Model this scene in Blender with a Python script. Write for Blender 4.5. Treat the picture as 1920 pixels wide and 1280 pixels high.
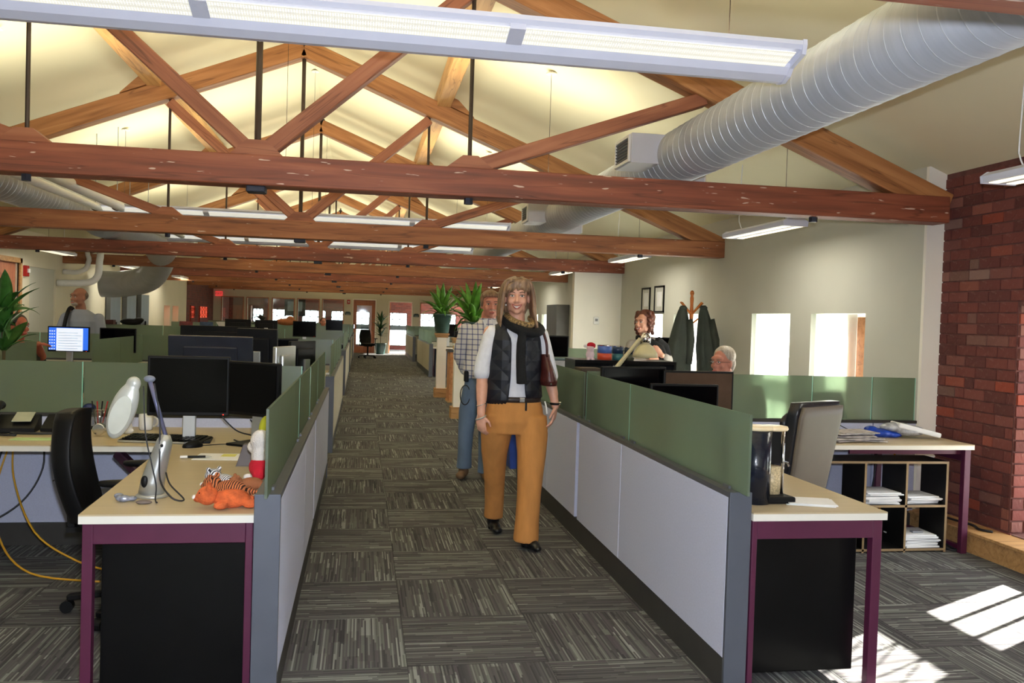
import bpy, bmesh, math, random
from mathutils import Vector, Matrix, Euler
random.seed(7)
for o in list(bpy.data.objects): bpy.data.objects.remove(o, do_unlink=True)
SC = bpy.context.scene; COL = SC.collection
PI = math.pi
# ---------------------------------------------------------------- camera
cd = bpy.data.cameras.new('camera'); cam = bpy.data.objects.new('camera', cd); COL.objects.link(cam); SC.camera = cam
cd.sensor_width = 36; cd.lens = 36*1635.5/1920; cd.clip_start = .05; cd.clip_end = 400
_y, _p, _r, H = .1709, .0252, .0312, 1.4848
fw = Vector((math.sin(_y)*math.cos(_p), math.cos(_y)*math.cos(_p), -math.sin(_p)))
_rt = Vector((math.cos(_y), -math.sin(_y), 0)); _up = _rt.cross(fw)
RT = math.cos(_r)*_rt+math.sin(_r)*_up; UP = -math.sin(_r)*_rt+math.cos(_r)*_up
m = Matrix((RT, UP, -fw)).transposed().to_4x4(); m.translation = (0, 0, H); cam.matrix_world = m
# ---------------------------------------------------------------- colour management, world, sun, flash
SC.view_settings.view_transform = 'Standard'; SC.view_settings.look = 'None'; SC.view_settings.gamma = 1
SC.view_settings.use_curve_mapping = False; SC.view_settings.exposure = 0.55
w = bpy.data.worlds.new('sky'); SC.world = w; w.use_nodes = True
bg = w.node_tree.nodes['Background']; bg.inputs[0].default_value = (.86, .94, 1, 1); bg.inputs[1].default_value = 9.0
def lamp(kind, name, loc, energy, color=(1,1,1), rot=None, **kw):
    l = bpy.data.lights.new(name, kind); l.energy = energy; l.color = color
    for k, v in kw.items(): setattr(l, k, v)
    o = bpy.data.objects.new(name, l); COL.objects.link(o); o.location = loc
    if rot is not None: o.rotation_euler = rot
    return o
sun = lamp('SUN', 'sun', (12, 8, 12), 46, (1, .95, .88)); sun.data.angle = .009
sun.rotation_euler = Vector((.806, .424, .412)).to_track_quat('Z', 'Y').to_euler()
flash = lamp('POINT', 'camera_flash', (.03, .02, 1.60), 330, (.80, .87, 1.0), shadow_soft_size=.03)

# ---------------------------------------------------------------- helpers
def lin(c):
    c = c/255.0
    return c/12.92 if c <= .04045 else ((c+.055)/1.055)**2.4
def rgb(*c): return (lin(c[0]), lin(c[1]), lin(c[2]), 1)
MATS = {}
def mat(name, col, rough=.6, metal=0, var=.12, scale=(8,8,8), spec=.5, emit=None, estr=0, trans=0, coat=0, bump=0, bscale=60, ramp=None, alpha=1, detail=3):
    """procedural material: noise varies the colour a little (or between the ramp colours)"""
    if name in MATS: return MATS[name]
    M = bpy.data.materials.new(name); M.use_nodes = True; MATS[name] = M
    nt = M.node_tree; N = nt.nodes; L = nt.links; b = N['Principled BSDF']
    b.inputs['Roughness'].default_value = rough; b.inputs['Metallic'].default_value = metal
    b.inputs['Specular IOR Level'].default_value = spec; b.inputs['Transmission Weight'].default_value = trans
    b.inputs['Coat Weight'].default_value = coat; b.inputs['Alpha'].default_value = alpha
    tc = N.new('ShaderNodeTexCoord'); mp = N.new('ShaderNodeMapping'); mp.inputs['Scale'].default_value = scale
    L.new(tc.outputs['Object'], mp.inputs[0])
    nz = N.new('ShaderNodeTexNoise'); nz.inputs['Scale'].default_value = 1; nz.inputs['Detail'].default_value = detail
    L.new(mp.outputs[0], nz.inputs[0])
    cr = N.new('ShaderNodeValToRGB'); L.new(nz.outputs[0], cr.inputs[0])
    if ramp:
        e = cr.color_ramp.elements
        while len(e) < len(ramp): e.new(.5)
        for i, (p, c) in enumerate(ramp): e[i].position = p; e[i].color = rgb(*c)
    else:
        c = rgb(*col); e = cr.color_ramp.elements
        e[0].position = .3; e[1].position = .7
        e[0].color = (c[0]*(1-var), c[1]*(1-var), c[2]*(1-var), 1); e[1].color = (min(1, c[0]*(1+var)), min(1, c[1]*(1+var)), min(1, c[2]*(1+var)), 1)
    L.new(cr.outputs[0], b.inputs['Base Color'])
    if bump:
        n2 = N.new('ShaderNodeTexNoise'); n2.inputs['Scale'].default_value = bscale; L.new(tc.outputs['Object'], n2.inputs[0])
        bp = N.new('ShaderNodeBump'); bp.inputs['Strength'].default_value = bump; bp.inputs['Distance'].default_value = .01
        L.new(n2.outputs[0], bp.inputs['Height']); L.new(bp.outputs[0], b.inputs['Normal'])
    if emit is not None:
        b.inputs['Emission Color'].default_value = rgb(*emit); b.inputs['Emission Strength'].default_value = estr
    return M
class MB:
    def __init__(s): s.b = bmesh.new()
    def _add(s, vs, fs):
        v = [s.b.verts.new(p) for p in vs]
        for f in fs:
            try: s.b.faces.new([v[i] for i in f])
            except ValueError: pass
        return s
    def box(s, x0, x1, y0, y1, z0, z1, M=None):
        p = [(x0,y0,z0),(x1,y0,z0),(x1,y1,z0),(x0,y1,z0),(x0,y0,z1),(x1,y0,z1),(x1,y1,z1),(x0,y1,z1)]
        if M is not None: p = [M @ Vector(q) for q in p]
        return s._add(p, [(0,3,2,1),(4,5,6,7),(0,1,5,4),(1,2,6,5),(2,3,7,6),(3,0,4,7)])
    def obox(s, c, d, rot=(0,0,0)):
        M = Matrix.Translation(c) @ Euler(rot).to_matrix().to_4x4()
        return s.box(-d[0]/2, d[0]/2, -d[1]/2, d[1]/2, -d[2]/2, d[2]/2, M)
    def prism(s, poly, a, b, axis='z'):
        n = len(poly)
        def f(u, v, t): return {'z': (u,v,t), 'y': (u,t,v), 'x': (t,u,v)}[axis]
        return s._add([f(u,v,a) for u,v in poly]+[f(u,v,b) for u,v in poly],
            [tuple(range(n))[::-1], tuple(range(n,2*n))]+[(i,(i+1)%n,n+(i+1)%n,n+i) for i in range(n)])
    def rings(s, R, cap=True):
        n = len(R[0]); vs = [p for r in R for p in r]
        fs = [(k*n+i, k*n+(i+1)%n, (k+1)*n+(i+1)%n, (k+1)*n+i) for k in range(len(R)-1) for i in range(n)]
        if cap: fs += [tuple(range(n))[::-1], tuple(range((len(R)-1)*n, len(R)*n))]
        return s._add(vs, fs)
    def tube(s, pts, r, n=8, cap=True):
        pts = [Vector(p) for p in pts]; R = []
        rr = r if isinstance(r, (list, tuple)) else [r]*len(pts)
        d0 = (pts[1]-pts[0]).normalized(); u = d0.orthogonal().normalized()
        for i, p in enumerate(pts):
            d = (pts[min(i+1, len(pts)-1)]-pts[max(i-1, 0)]).normalized()
            u = (u-d*u.dot(d)).normalized(); v = d.cross(u)
            R.append([p+rr[i]*(math.cos(a)*u+math.sin(a)*v) for a in [2*PI*k/n for k in range(n)]])
        return s.rings(R, cap)
    def cyl(s, p0, p1, r0, r1=None, n=12): return s.tube([p0, p1], [r0, r0 if r1 is None else r1], n)
    def lathe(s, prof, c=(0,0,0), n=20):
        return s.rings([[(c[0]+r*math.cos(2*PI*k/n), c[1]+r*math.sin(2*PI*k/n), c[2]+z) for k in range(n)] for r, z in prof])
    def loft(s, R, n=16):
        """rings (x, y, z, rx, ry) stacked along z"""
        return s.rings([[(x+rx*math.cos(2*PI*k/n), y+ry*math.sin(2*PI*k/n), z) for k in range(n)] for x,y,z,rx,ry in R])
    def ell(s, c, r, n=12, M=None):
        if not isinstance(r, (tuple, list)): r = (r,r,r)
        R = []
        for i in range(1, n):
            t = PI*i/n
            R.append([Vector((r[0]*math.sin(t)*math.cos(2*PI*k/n), r[1]*math.sin(t)*math.sin(2*PI*k/n), -r[2]*math.cos(t))) for k in range(n)])
        R = [[(M @ p if M is not None else p)+Vector(c) for p in q] for q in R]
        return s.rings(R)
    def build(s, name, m, parent=None, loc=(0,0,0), smooth=False, bevel=0, bseg=2, rot=None, sub=0):
        bmesh.ops.recalc_face_normals(s.b, faces=s.b.faces)
        me = bpy.data.meshes.new(name); s.b.to_mesh(me); s.b.free(); me.materials.append(m)
        if smooth:
            for p in me.polygons: p.use_smooth = True
        o = bpy.data.objects.new(name, me); COL.objects.link(o); o.location = loc
        if rot is not None: o.rotation_euler = rot
        if parent is not None: o.parent = parent
        if bevel:
            md = o.modifiers.new('bevel', 'BEVEL'); md.width = bevel; md.segments = bseg; md.limit_method = 'ANGLE'; md.angle_limit = .7
        if sub:
            md = o.modifiers.new('sub', 'SUBSURF'); md.levels = sub; md.render_levels = sub
        return o
def tag(o, label=None, cat=None, group=None, kind=None):
    if label: o['label'] = label
    if cat: o['category'] = cat
    if group: o['group'] = group
    if kind: o['kind'] = kind
    return o
def thing(name, label, cat, loc=(0,0,0), rotz=0, group=None):
    o = bpy.data.objects.new(name, None); COL.objects.link(o); o.empty_display_size = .1
    o.location = loc; o.rotation_euler = (0,0,rotz); return tag(o, label, cat, group)
KIDS = {}
def kids(o): return [c for c in bpy.data.objects if c.parent == o]
def dup(root, loc, rotz=None, label=None, group=None, scale=None):
    def cp(o, par):
        c = o.copy(); COL.objects.link(c)
        if par is not None: c.parent = par
        for k in kids(o): cp(k, c)
        return c
    r = cp(root, None); r.location = loc
    if rotz is not None: r.rotation_euler = (0,0,rotz)
    if label: r['label'] = label
    if group: r['group'] = group
    if scale: r.scale = (scale,)*3 if not isinstance(scale, tuple) else scale
    return r
def struct(name, mb, m, parent=None, label=None, **kw):
    o = mb.build(name, m, parent, **kw)
    if parent is None: o['kind'] = 'structure'
    if label: o['label'] = label
    return o
def beam(name, p0, p1, wid, hei, m, parent=None, up=(0,0,1), bevel=.006, ext=0):
    """a bar whose own X axis runs from p0 to p1, so that wood grain follows it"""
    p0 = Vector(p0); p1 = Vector(p1); d = p1-p0; L = d.length; x = d.normalized()
    z = Vector(up); z = (z-x*z.dot(x)).normalized(); y = z.cross(x)
    o = MB().box(-ext, L+ext, -wid/2, wid/2, -hei/2, hei/2).build(name, m, parent, bevel=bevel, bseg=1)
    M = Matrix((x, y, z)).transposed().to_4x4(); M.translation = p0; o.matrix_basis = M
    return o
# ---------------------------------------------------------------- materials
def wood_mat(name, cols, rough=.55, flecks=0, scl=(1.2, 16, 16)):
    M = bpy.data.materials.new(name); M.use_nodes = True; nt = M.node_tree; N = nt.nodes; L = nt.links; b = N['Principled BSDF']
    b.inputs['Roughness'].default_value = rough
    tc = N.new('ShaderNodeTexCoord'); oi = N.new('ShaderNodeObjectInfo')
    ad = N.new('ShaderNodeVectorMath'); ad.operation = 'MULTIPLY_ADD'
    cb = N.new('ShaderNodeCombineXYZ'); 
    for i in range(3): L.new(oi.outputs['Random'], cb.inputs[i])
    ad.inputs[1].default_value = (17, 17, 17); L.new(cb.outputs[0], ad.inputs[0]); L.new(tc.outputs['Object'], ad.inputs[2])
    mp = N.new('ShaderNodeMapping'); mp.inputs['Scale'].default_value = scl; L.new(ad.outputs[0], mp.inputs[0])
    nz = N.new('ShaderNodeTexNoise'); nz.inputs['Scale'].default_value = 1; nz.inputs['Detail'].default_value = 6; nz.inputs['Distortion'].default_value = .6; L.new(mp.outputs[0], nz.inputs[0])
    cr = N.new('ShaderNodeValToRGB'); e = cr.color_ramp.elements
    while len(e) < len(cols): e.new(.5)
    for i, c in enumerate(cols): e[i].position = .25+.5*i/(len(cols)-1); e[i].color = rgb(*c)
    L.new(nz.outputs[0], cr.inputs[0]); out = cr.outputs[0]
    # darker splits along the grain
    m2 = N.new('ShaderNodeMapping'); m2.inputs['Scale'].default_value = (.5, 11, 11); L.new(ad.outputs[0], m2.inputs[0])
    n2 = N.new('ShaderNodeTexNoise'); n2.inputs['Scale'].default_value = 1; n2.inputs['Detail'].default_value = 2; L.new(m2.outputs[0], n2.inputs[0])
    c2 = N.new('ShaderNodeValToRGB'); q = c2.color_ramp.elements; q[0].position = .488; q[0].color = (1,1,1,1); q[1].position = .5; q[1].color = (.25,.2,.2,1)
    k = q.new(.512); k.color = (1,1,1,1); L.new(n2.outputs[0], c2.inputs[0])
    mx = N.new('ShaderNodeMix'); mx.data_type = 'RGBA'; mx.blend_type = 'MULTIPLY'; mx.inputs[0].default_value = .55
    L.new(out, mx.inputs[6]); L.new(c2.outputs[0], mx.inputs[7]); out = mx.outputs[2]
    if flecks:
        m3 = N.new('ShaderNodeMapping'); m3.inputs['Scale'].default_value = (7, 42, 42); L.new(ad.outputs[0], m3.inputs[0])
        n3 = N.new('ShaderNodeTexNoise'); n3.inputs['Scale'].default_value = 1; n3.inputs['Detail'].default_value = 2; L.new(m3.outputs[0], n3.inputs[0])
        c3 = N.new('ShaderNodeValToRGB'); q = c3.color_ramp.elements; q[0].position = .72-flecks*.03; q[0].color = (0,0,0,1); q[1].position = .75-flecks*.03; q[1].color = (1,1,1,1)
        L.new(n3.outputs[0], c3.inputs[0]); m4 = N.new('ShaderNodeMix'); m4.data_type = 'RGBA'
        L.new(c3.outputs[0], m4.inputs[0]); L.new(out, m4.inputs[6]); m4.inputs[7].default_value = rgb(205,180,165); out = m4.outputs[2]
    L.new(out, b.inputs['Base Color'])
    bp = N.new('ShaderNodeBump'); bp.inputs['Strength'].default_value = .35; bp.inputs['Distance'].default_value = .01
    L.new(nz.outputs[0], bp.inputs['Height']); L.new(bp.outputs[0], b.inputs['Normal'])
    return M
W_TIE = wood_mat('red_brown_timber', [(96,50,36),(134,72,50),(158,92,64)], flecks=1.2)
W_TIE2 = wood_mat('brown_timber', [(112,66,40),(152,94,58),(178,118,76)], flecks=.4)
W_RAF = wood_mat('orange_timber', [(128,80,44),(168,112,66),(190,136,86)])
W_STR = wood_mat('strut_timber', [(116,66,46),(152,92,64),(174,114,82)])
W_PUR = wood_mat('pale_timber', [(170,122,70),(200,152,96),(214,170,112)])
W_OAK = wood_mat('oak', [(160,118,70),(186,142,90),(198,156,104)], scl=(2,30,30))
W_CHERRY = wood_mat('cherry_veneer', [(150,88,64),(178,112,82),(190,124,92)], scl=(20,20,1.5))
W_PINE = wood_mat('pine', [(176,112,66),(204,142,92),(212,152,102)], scl=(2,20,20))
W_RACK = wood_mat('rack_wood', [(170,88,30),(204,116,44),(214,130,56)], scl=(20,20,2))
PLASTER = mat('cream_plaster', (214,208,186), .85, var=.03, scale=(2,2,2), bump=.05)
CEIL = mat('ceiling_cream', (234,228,196), .9, var=.02, scale=(1,1,1))
GRAYW = mat('grey_wall_paint', (196,196,184), .85, var=.03, scale=(1.5,1.5,1.5))
WHITEW = mat('white_wall_paint', (244,240,230), .8, var=.03, scale=(2,2,2))
MORTAR = mat('mortar', (104,64,58), .95, var=.2, scale=(20,20,20), bump=.4)
FABRIC = mat('lavender_grey_fabric', (190,194,216), .9, var=.05, scale=(120,120,120), bump=.15, bscale=400)
FABRIC2 = mat('greige_fabric', (176,170,152), .9, var=.05, scale=(120,120,120))
RAIL = mat('charcoal_rail', (92,94,98), .45, metal=.3, var=.05)
CAPM = mat('slate_trim', (84,88,98), .45, metal=.2, var=.05)
BASEM = mat('dark_base', (52,50,48), .5, var=.1)
LAMI = mat('maple_laminate', (190,172,138), .4, var=.04, scale=(3,30,3))
EDGEW = mat('white_edge', (226,222,210), .4, var=.02)
PURPLE = mat('plum_steel', (82,30,58), .4, metal=.1, var=.06)
BLACKP = mat('black_plastic', (12,12,14), .5, spec=.22, var=.2)
BLACKL = mat('black_laminate', (9,9,10), .3, var=.2, spec=.25)
GREYP = mat('grey_plastic', (120,122,128), .4, var=.05)
SCREEN = mat('dark_screen', (4,4,5), .14, spec=.12, var=.2)
SILVER = mat('silver_plastic', (190,192,190), .3, metal=.7, var=.05)
CHROME = mat('chrome', (220,220,225), .12, metal=1, var=.02)
STEELR = mat('dark_steel_rod', (74,62,54), .5, metal=.6, var=.25, scale=(20,20,4))
IRON = mat('blue_black_iron', (48,50,62), .5, metal=.4, var=.2)
LAMPW = mat('white_enamel', (214,216,232), .35, var=.02)
WHITEP = mat('white_plastic', (232,232,230), .35, var=.02)
PAPER = mat('white_paper', (236,236,236), .8, var=.03)
LEATHER = mat('black_leather', (24,25,30), .3, var=.2, bump=.15, bscale=90)
TAUPE = mat('taupe_back', (98,88,76), .5, var=.06)
REDP = mat('red_enamel', (170,26,24), .4, var=.05)
YELLOWC = mat('yellow_cable', (214,160,40), .5, var=.05)
BLACKC = mat('black_cable', (24,24,30), .5, var=.1)
LEAF = mat('green_leaf', (86,140,46), .4, var=.35, scale=(12,12,12))
LEAFD = mat('dark_green_leaf', (34,74,30), .4, var=.35, scale=(12,12,12))
SOIL = mat('soil', (50,36,26), .95, var=.3, scale=(60,60,60))
POTG = mat('teal_glazed_pot', (64,92,86), .25, var=.15)
DUCTM = mat('galvanised_duct', (178,182,190), .42, metal=.4, var=.06, scale=(3,30,3))
GRILLE = mat('grille_enamel', (206,208,216), .45, var=.02)
LIT = mat('lit_diffuser', (255,246,220), .5, emit=(255,246,214), estr=1.25)
LITD = mat('lit_lens', (255,246,220), .5, emit=(255,240,206), estr=.95)
def glass_mat(name, tint, tr=.45, df=.25, rf=.3, rough=.3):
    M = bpy.data.materials.new(name); M.use_nodes = True; nt = M.node_tree; N = nt.nodes; L = nt.links; N.clear()
    o = N.new('ShaderNodeOutputMaterial'); c = rgb(*tint)
    tc = N.new('ShaderNodeTexCoord'); nz = N.new('ShaderNodeTexNoise'); nz.inputs['Scale'].default_value = 3; L.new(tc.outputs['Object'], nz.inputs[0])
    cr = N.new('ShaderNodeValToRGB'); cr.color_ramp.elements[0].color = (c[0]*.9, c[1]*.9, c[2]*.9, 1); cr.color_ramp.elements[1].color = c; L.new(nz.outputs[0], cr.inputs[0])
    a = N.new('ShaderNodeBsdfTranslucent'); b = N.new('ShaderNodeBsdfDiffuse'); r = N.new('ShaderNodeBsdfRefraction'); r.inputs['Roughness'].default_value = rough; r.inputs['IOR'].default_value = 1.1
    g = N.new('ShaderNodeBsdfGlossy'); g.inputs['Roughness'].default_value = .25
    for q in (a, b, r): L.new(cr.outputs[0], q.inputs[0])
    def mix(f, p, q):
        x = N.new('ShaderNodeMixShader'); x.inputs[0].default_value = f; L.new(p, x.inputs[1]); L.new(q, x.inputs[2]); return x.outputs[0]
    s = mix(df/(tr+df), a.outputs[0], b.outputs[0]); s = mix(rf, s, r.outputs[0]); s = mix(.06, s, g.outputs[0])
    L.new(s, o.inputs[0]); return M
GLASSG = glass_mat('frosted_green_glass', (178,194,174), .42, .22, .52, .24)
GLASSE = mat('glass_edge', (150,214,196), .3, var=.05)
BLIND = glass_mat('translucent_blind', (250,250,248), .8, .2, 0.0)
def clear_mat(name, tint=(.9,.97,.95), a=.9):
    M = bpy.data.materials.new(name); M.use_nodes = True; nt = M.node_tree; N = nt.nodes; L = nt.links; N.clear()
    o = N.new('ShaderNodeOutputMaterial'); t = N.new('ShaderNodeBsdfTransparent'); t.inputs[0].default_value = (*tint, 1)
    g = N.new('ShaderNodeBsdfGlossy'); g.inputs['Roughness'].default_value = .03; x = N.new('ShaderNodeMixShader'); x.inputs[0].default_value = 1-a
    L.new(t.outputs[0], x.inputs[1]); L.new(g.outputs[0], x.inputs[2]); L.new(x.outputs[0], o.inputs[0]); return M
CLEAR = clear_mat('window_glass')
def brick_mat(name, scale=1, objcol=False, c1=(118,52,44), c2=(86,40,36)):
    M = bpy.data.materials.new(name); M.use_nodes = True; nt = M.node_tree; N = nt.nodes; L = nt.links; b = N['Principled BSDF']; b.inputs['Roughness'].default_value = .9
    tc = N.new('ShaderNodeTexCoord')
    if objcol:
        oi = N.new('ShaderNodeObjectInfo'); cr = N.new('ShaderNodeValToRGB'); e = cr.color_ramp.elements
        cs = [(0,(84,42,38)),(.25,(100,50,44)),(.5,(112,56,48)),(.7,(120,66,58)),(.84,(114,84,74)),(.95,(142,62,42)),(1,(134,106,96))]
        while len(e) < len(cs): e.new(.5)
        for i,(p,c) in enumerate(cs): e[i].position = p; e[i].color = rgb(*c)
        L.new(oi.outputs['Random'], cr.inputs[0])
        nz = N.new('ShaderNodeTexNoise'); nz.inputs['Scale'].default_value = 22; nz.inputs['Detail'].default_value = 5; L.new(tc.outputs['Object'], nz.inputs[0])
        c2_ = N.new('ShaderNodeValToRGB'); c2_.color_ramp.elements[0].position = .6; c2_.color_ramp.elements[0].color = (0,0,0,1); c2_.color_ramp.elements[1].position = .78; c2_.color_ramp.elements[1].color = (.55,.55,.55,1); L.new(nz.outputs[0], c2_.inputs[0])
        mx = N.new('ShaderNodeMix'); mx.data_type = 'RGBA'; L.new(c2_.outputs[0], mx.inputs[0]); L.new(cr.outputs[0], mx.inputs[6]); mx.inputs[7].default_value = rgb(150,118,106)
        L.new(mx.outputs[2], b.inputs['Base Color'])
        bp = N.new('ShaderNodeBump'); bp.inputs['Strength'].default_value = .6; bp.inputs['Distance'].default_value = .01; L.new(nz.outputs[0], bp.inputs['Height']); L.new(bp.outputs[0], b.inputs['Normal'])
    else:
        mp = N.new('ShaderNodeMapping'); mp.inputs['Rotation'].default_value = (PI/2, 0, 0); L.new(tc.outputs['Object'], mp.inputs[0])
        sp = N.new('ShaderNodeSeparateXYZ'); L.new(tc.outputs['Object'], sp.inputs[0]); ad = N.new('ShaderNodeMath'); L.new(sp.outputs[0], ad.inputs[0]); L.new(sp.outputs[1], ad.inputs[1])
        cb = N.new('ShaderNodeCombineXYZ'); L.new(ad.outputs[0], cb.inputs[0]); L.new(sp.outputs[2], cb.inputs[1])
        bt = N.new('ShaderNodeTexBrick'); bt.inputs['Scale'].default_value = 1; bt.inputs['Brick Width'].default_value = .22; bt.inputs['Row Height'].default_value = .078; bt.inputs['Mortar Size'].default_value = .008
        bt.inputs['Color1'].default_value = rgb(*c1); bt.inputs['Color2'].default_value = rgb(*c2); bt.inputs['Mortar'].default_value = rgb(96,66,58); L.new(cb.outputs[0], bt.inputs[0]); L.new(bt.outputs[0], b.inputs['Base Color'])
    return M
BRICK = brick_mat('old_red_brick', objcol=True); BRICKT = brick_mat('distant_brick')
def carpet_mat():
    M = bpy.data.materials.new('striped_carpet'); M.use_nodes = True; nt = M.node_tree; N = nt.nodes; L = nt.links; b = N['Principled BSDF']; b.inputs['Roughness'].default_value = .95; b.inputs['Specular IOR Level'].default_value = .15
    uv = N.new('ShaderNodeUVMap'); sp = N.new('ShaderNodeSeparateXYZ'); L.new(uv.outputs[0], sp.inputs[0]); oi = N.new('ShaderNodeObjectInfo')
    def mth(op, a, bb=None, c=None):
        q = N.new('ShaderNodeMath'); q.operation = op
        for i, v in enumerate((a, bb, c)):
            if v is None: continue
            if isinstance(v, (int, float)): q.inputs[i].default_value = v
            else: L.new(v, q.inputs[i])
        return q.outputs[0]
    rnd = mth('MULTIPLY', oi.outputs['Random'], 91)
    def wn(x, y):
        c = N.new('ShaderNodeCombineXYZ'); L.new(x, c.inputs[0]); L.new(y, c.inputs[1]); L.new(rnd, c.inputs[2]); q = N.new('ShaderNodeTexWhiteNoise'); q.noise_dimensions = '3D'; L.new(c.outputs[0], q.inputs[0]); return q.outputs[0]
    row = mth('FLOOR', mth('MULTIPLY', sp.outputs[1], 82)); z0 = mth('MULTIPLY', row, .37)
    off = wn(row, z0); seg = mth('FLOOR', mth('MULTIPLY_ADD', sp.outputs[0], 1.9, mth('MULTIPLY', off, 3)))
    v = wn(row, seg); blk = mth('FLOOR', mth('MULTIPLY', sp.outputs[1], 9)); sg2 = mth('FLOOR', mth('MULTIPLY_ADD', sp.outputs[0], 2, wn(blk, blk)))
    v2 = wn(blk, sg2); vv = mth('MULTIPLY_ADD', v2, .22, mth('MULTIPLY', v, .78))
    cr = N.new('ShaderNodeValToRGB'); cr.color_ramp.interpolation = 'LINEAR'; e = cr.color_ramp.elements
    cs = [(.06,(62,60,62)),(.34,(82,80,80)),(.5,(96,96,92)),(.60,(82,76,80)),(.76,(108,110,104)),(.93,(146,148,142))]
    while len(e) < len(cs): e.new(.5)
    for i,(p,c) in enumerate(cs): e[i].position = p; e[i].color = rgb(*c)
    L.new(vv, cr.inputs[0]); L.new(cr.outputs[0], b.inputs['Base Color'])
    nz = N.new('ShaderNodeTexNoise'); nz.inputs['Scale'].default_value = 500; tc = N.new('ShaderNodeTexCoord'); L.new(tc.outputs['Object'], nz.inputs[0])
    bp = N.new('ShaderNodeBump'); bp.inputs['Strength'].default_value = .3; bp.inputs['Distance'].default_value = .003; L.new(nz.outputs[0], bp.inputs['Height']); L.new(bp.outputs[0], b.inputs['Normal'])
    return M
CARPET = carpet_mat()
# ================================================================ STRUCTURE
XL, XR, XG = -5.57, 4.3, 4.17
Y0T, STEP = 1.85, 3.958
XC = -.69
def raf(x): return 4.45-.3965*abs(x-XC)      # top of the rafters
def ceilz(x): return 4.66-.3965*abs(x-XC)    # underside of the roof lining
# floor: sub floor + carpet tiles
fl = MB().box(XL-.3, 5.0, -2, 40, -.12, -.012); floor = struct('floor', fl, BASEM)
TS = .6096
def tile_mesh(rot):
    me = bpy.data.meshes.new('carpet_tile'); h = TS/2-.0012
    vs = [(-h,-h,-.012),(h,-h,-.012),(h,h,-.012),(-h,h,-.012),(-h,-h,0),(h,-h,0),(h,h,0),(-h,h,0)]
    me.from_pydata(vs, [], [(0,3,2,1),(4,5,6,7),(0,1,5,4),(1,2,6,5),(2,3,7,6),(3,0,4,7)])
    uv = me.uv_layers.new(name='UVMap')
    for l in me.loops:
        x, y, _ = vs[l.vertex_index]; a, b = x/TS+.5, y/TS+.5
        uv.data[l.index].uv = (a, b) if not rot else (b, a)
    me.materials.append(CARPET); return me
TM = [tile_mesh(0), tile_mesh(1)]
tiles = []
for i in range(-10, 9):
    for j in range(-4, 65):
        cx = .228+(i+.5)*TS; cy = 3.68+(j+.5)*TS
        if cx < XL-.1 or cx > 4.6 or cy > 38.4: continue
        tiles.append((cx, cy, (i+j) % 2))
def vis(t):
    d = Vector((t[0], t[1], -H)); z = d.dot(fw)
    if z < .5: return 9e9
    u = abs(d.dot(RT)/z); v = abs(d.dot(UP)/z)
    out = max(0, u-.66)+max(0, v-.44)
    hid = 0 if (-.35 < t[0] < 1.6 or t[0] > 2.1 or t[0] < -1.1) else 3
    return d.length+out*40+hid
tiles.sort(key=vis)
for t in tiles[:300]:
    o = bpy.data.objects.new('carpet_tile', TM[t[2]]); COL.objects.link(o); o.location = (t[0], t[1], 0); o.parent = floor
me = bpy.data.meshes.new('carpet_tile'); vs = []; fs = []; uvs = []
for n, t in enumerate(tiles[300:]):
    h = TS/2-.0012; b0 = len(vs); cx, cy = t[0], t[1]
    vs += [(cx-h,cy-h,-.012),(cx+h,cy-h,-.012),(cx+h,cy+h,-.012),(cx-h,cy+h,-.012),(cx-h,cy-h,0),(cx+h,cy-h,0),(cx+h,cy+h,0),(cx-h,cy+h,0)]
    for f in [(4,5,6,7),(0,1,5,4),(1,2,6,5),(2,3,7,6),(3,0,4,7)]:
        fs.append([b0+k for k in f])
        for k in f:
            x, y, _ = vs[b0+k]; a, b = (x-cx)/TS+.5, (y-cy)/TS+.5
            if t[2]: a, b = b, a
            uvs.append((a+n*3, b+n*5))
me.from_pydata(vs, [], fs); uv = me.uv_layers.new(name='UVMap')
for l, q in zip(uv.data, uvs): l.uv = q
me.materials.append(CARPET); o = bpy.data.objects.new('carpet_tile', me); COL.objects.link(o); o.parent = floor; o['kind'] = 'stuff'
# ceiling: two roof slopes
for nm, xa, xb in (('ceiling', XC, XL-.4),('ceiling', XC, 4.9)):
    mb = MB(); z1 = ceilz(xa); z2 = ceilz(xb)
    mb.prism([(xa,z1),(xb,z2),(xb,z2+.15),(xa,z1+.15)], -2, 39, 'y'); struct(nm, mb, CEIL)
# right wall: brick near the camera, plastered further on; openings (y0,y1,z0,z1)
def wall_x(mb, x0, x1, ya, yb, z0, z1, holes):
    y = ya
    for (a, b, c, d) in sorted(holes):
        mb.box(x0, x1, y, a, z0, z1)
        if c > z0: mb.box(x0, x1, a, b, z0, c)
        if d < z1: mb.box(x0, x1, a, b, d, z1)
        y = b
    mb.box(x0, x1, y, yb, z0, z1)
TOPR = 2.75
mb = MB(); wall_x(mb, 4.315, 4.62, -2, 5.98, 0, TOPR, [(.05,1.05,.15,1.68),(2.1,3.1,.15,1.68),(4.15,5.165,.15,1.68)]); 
wall_x(mb, 4.62, 4.76, -2, 5.98, 0, TOPR, [(.3,.95,.2,1.63),(2.4,3.02,.2,1.63),(4.46,5.08,.2,1.63)]); wr = struct('wall_right', mb, MORTAR)
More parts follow.
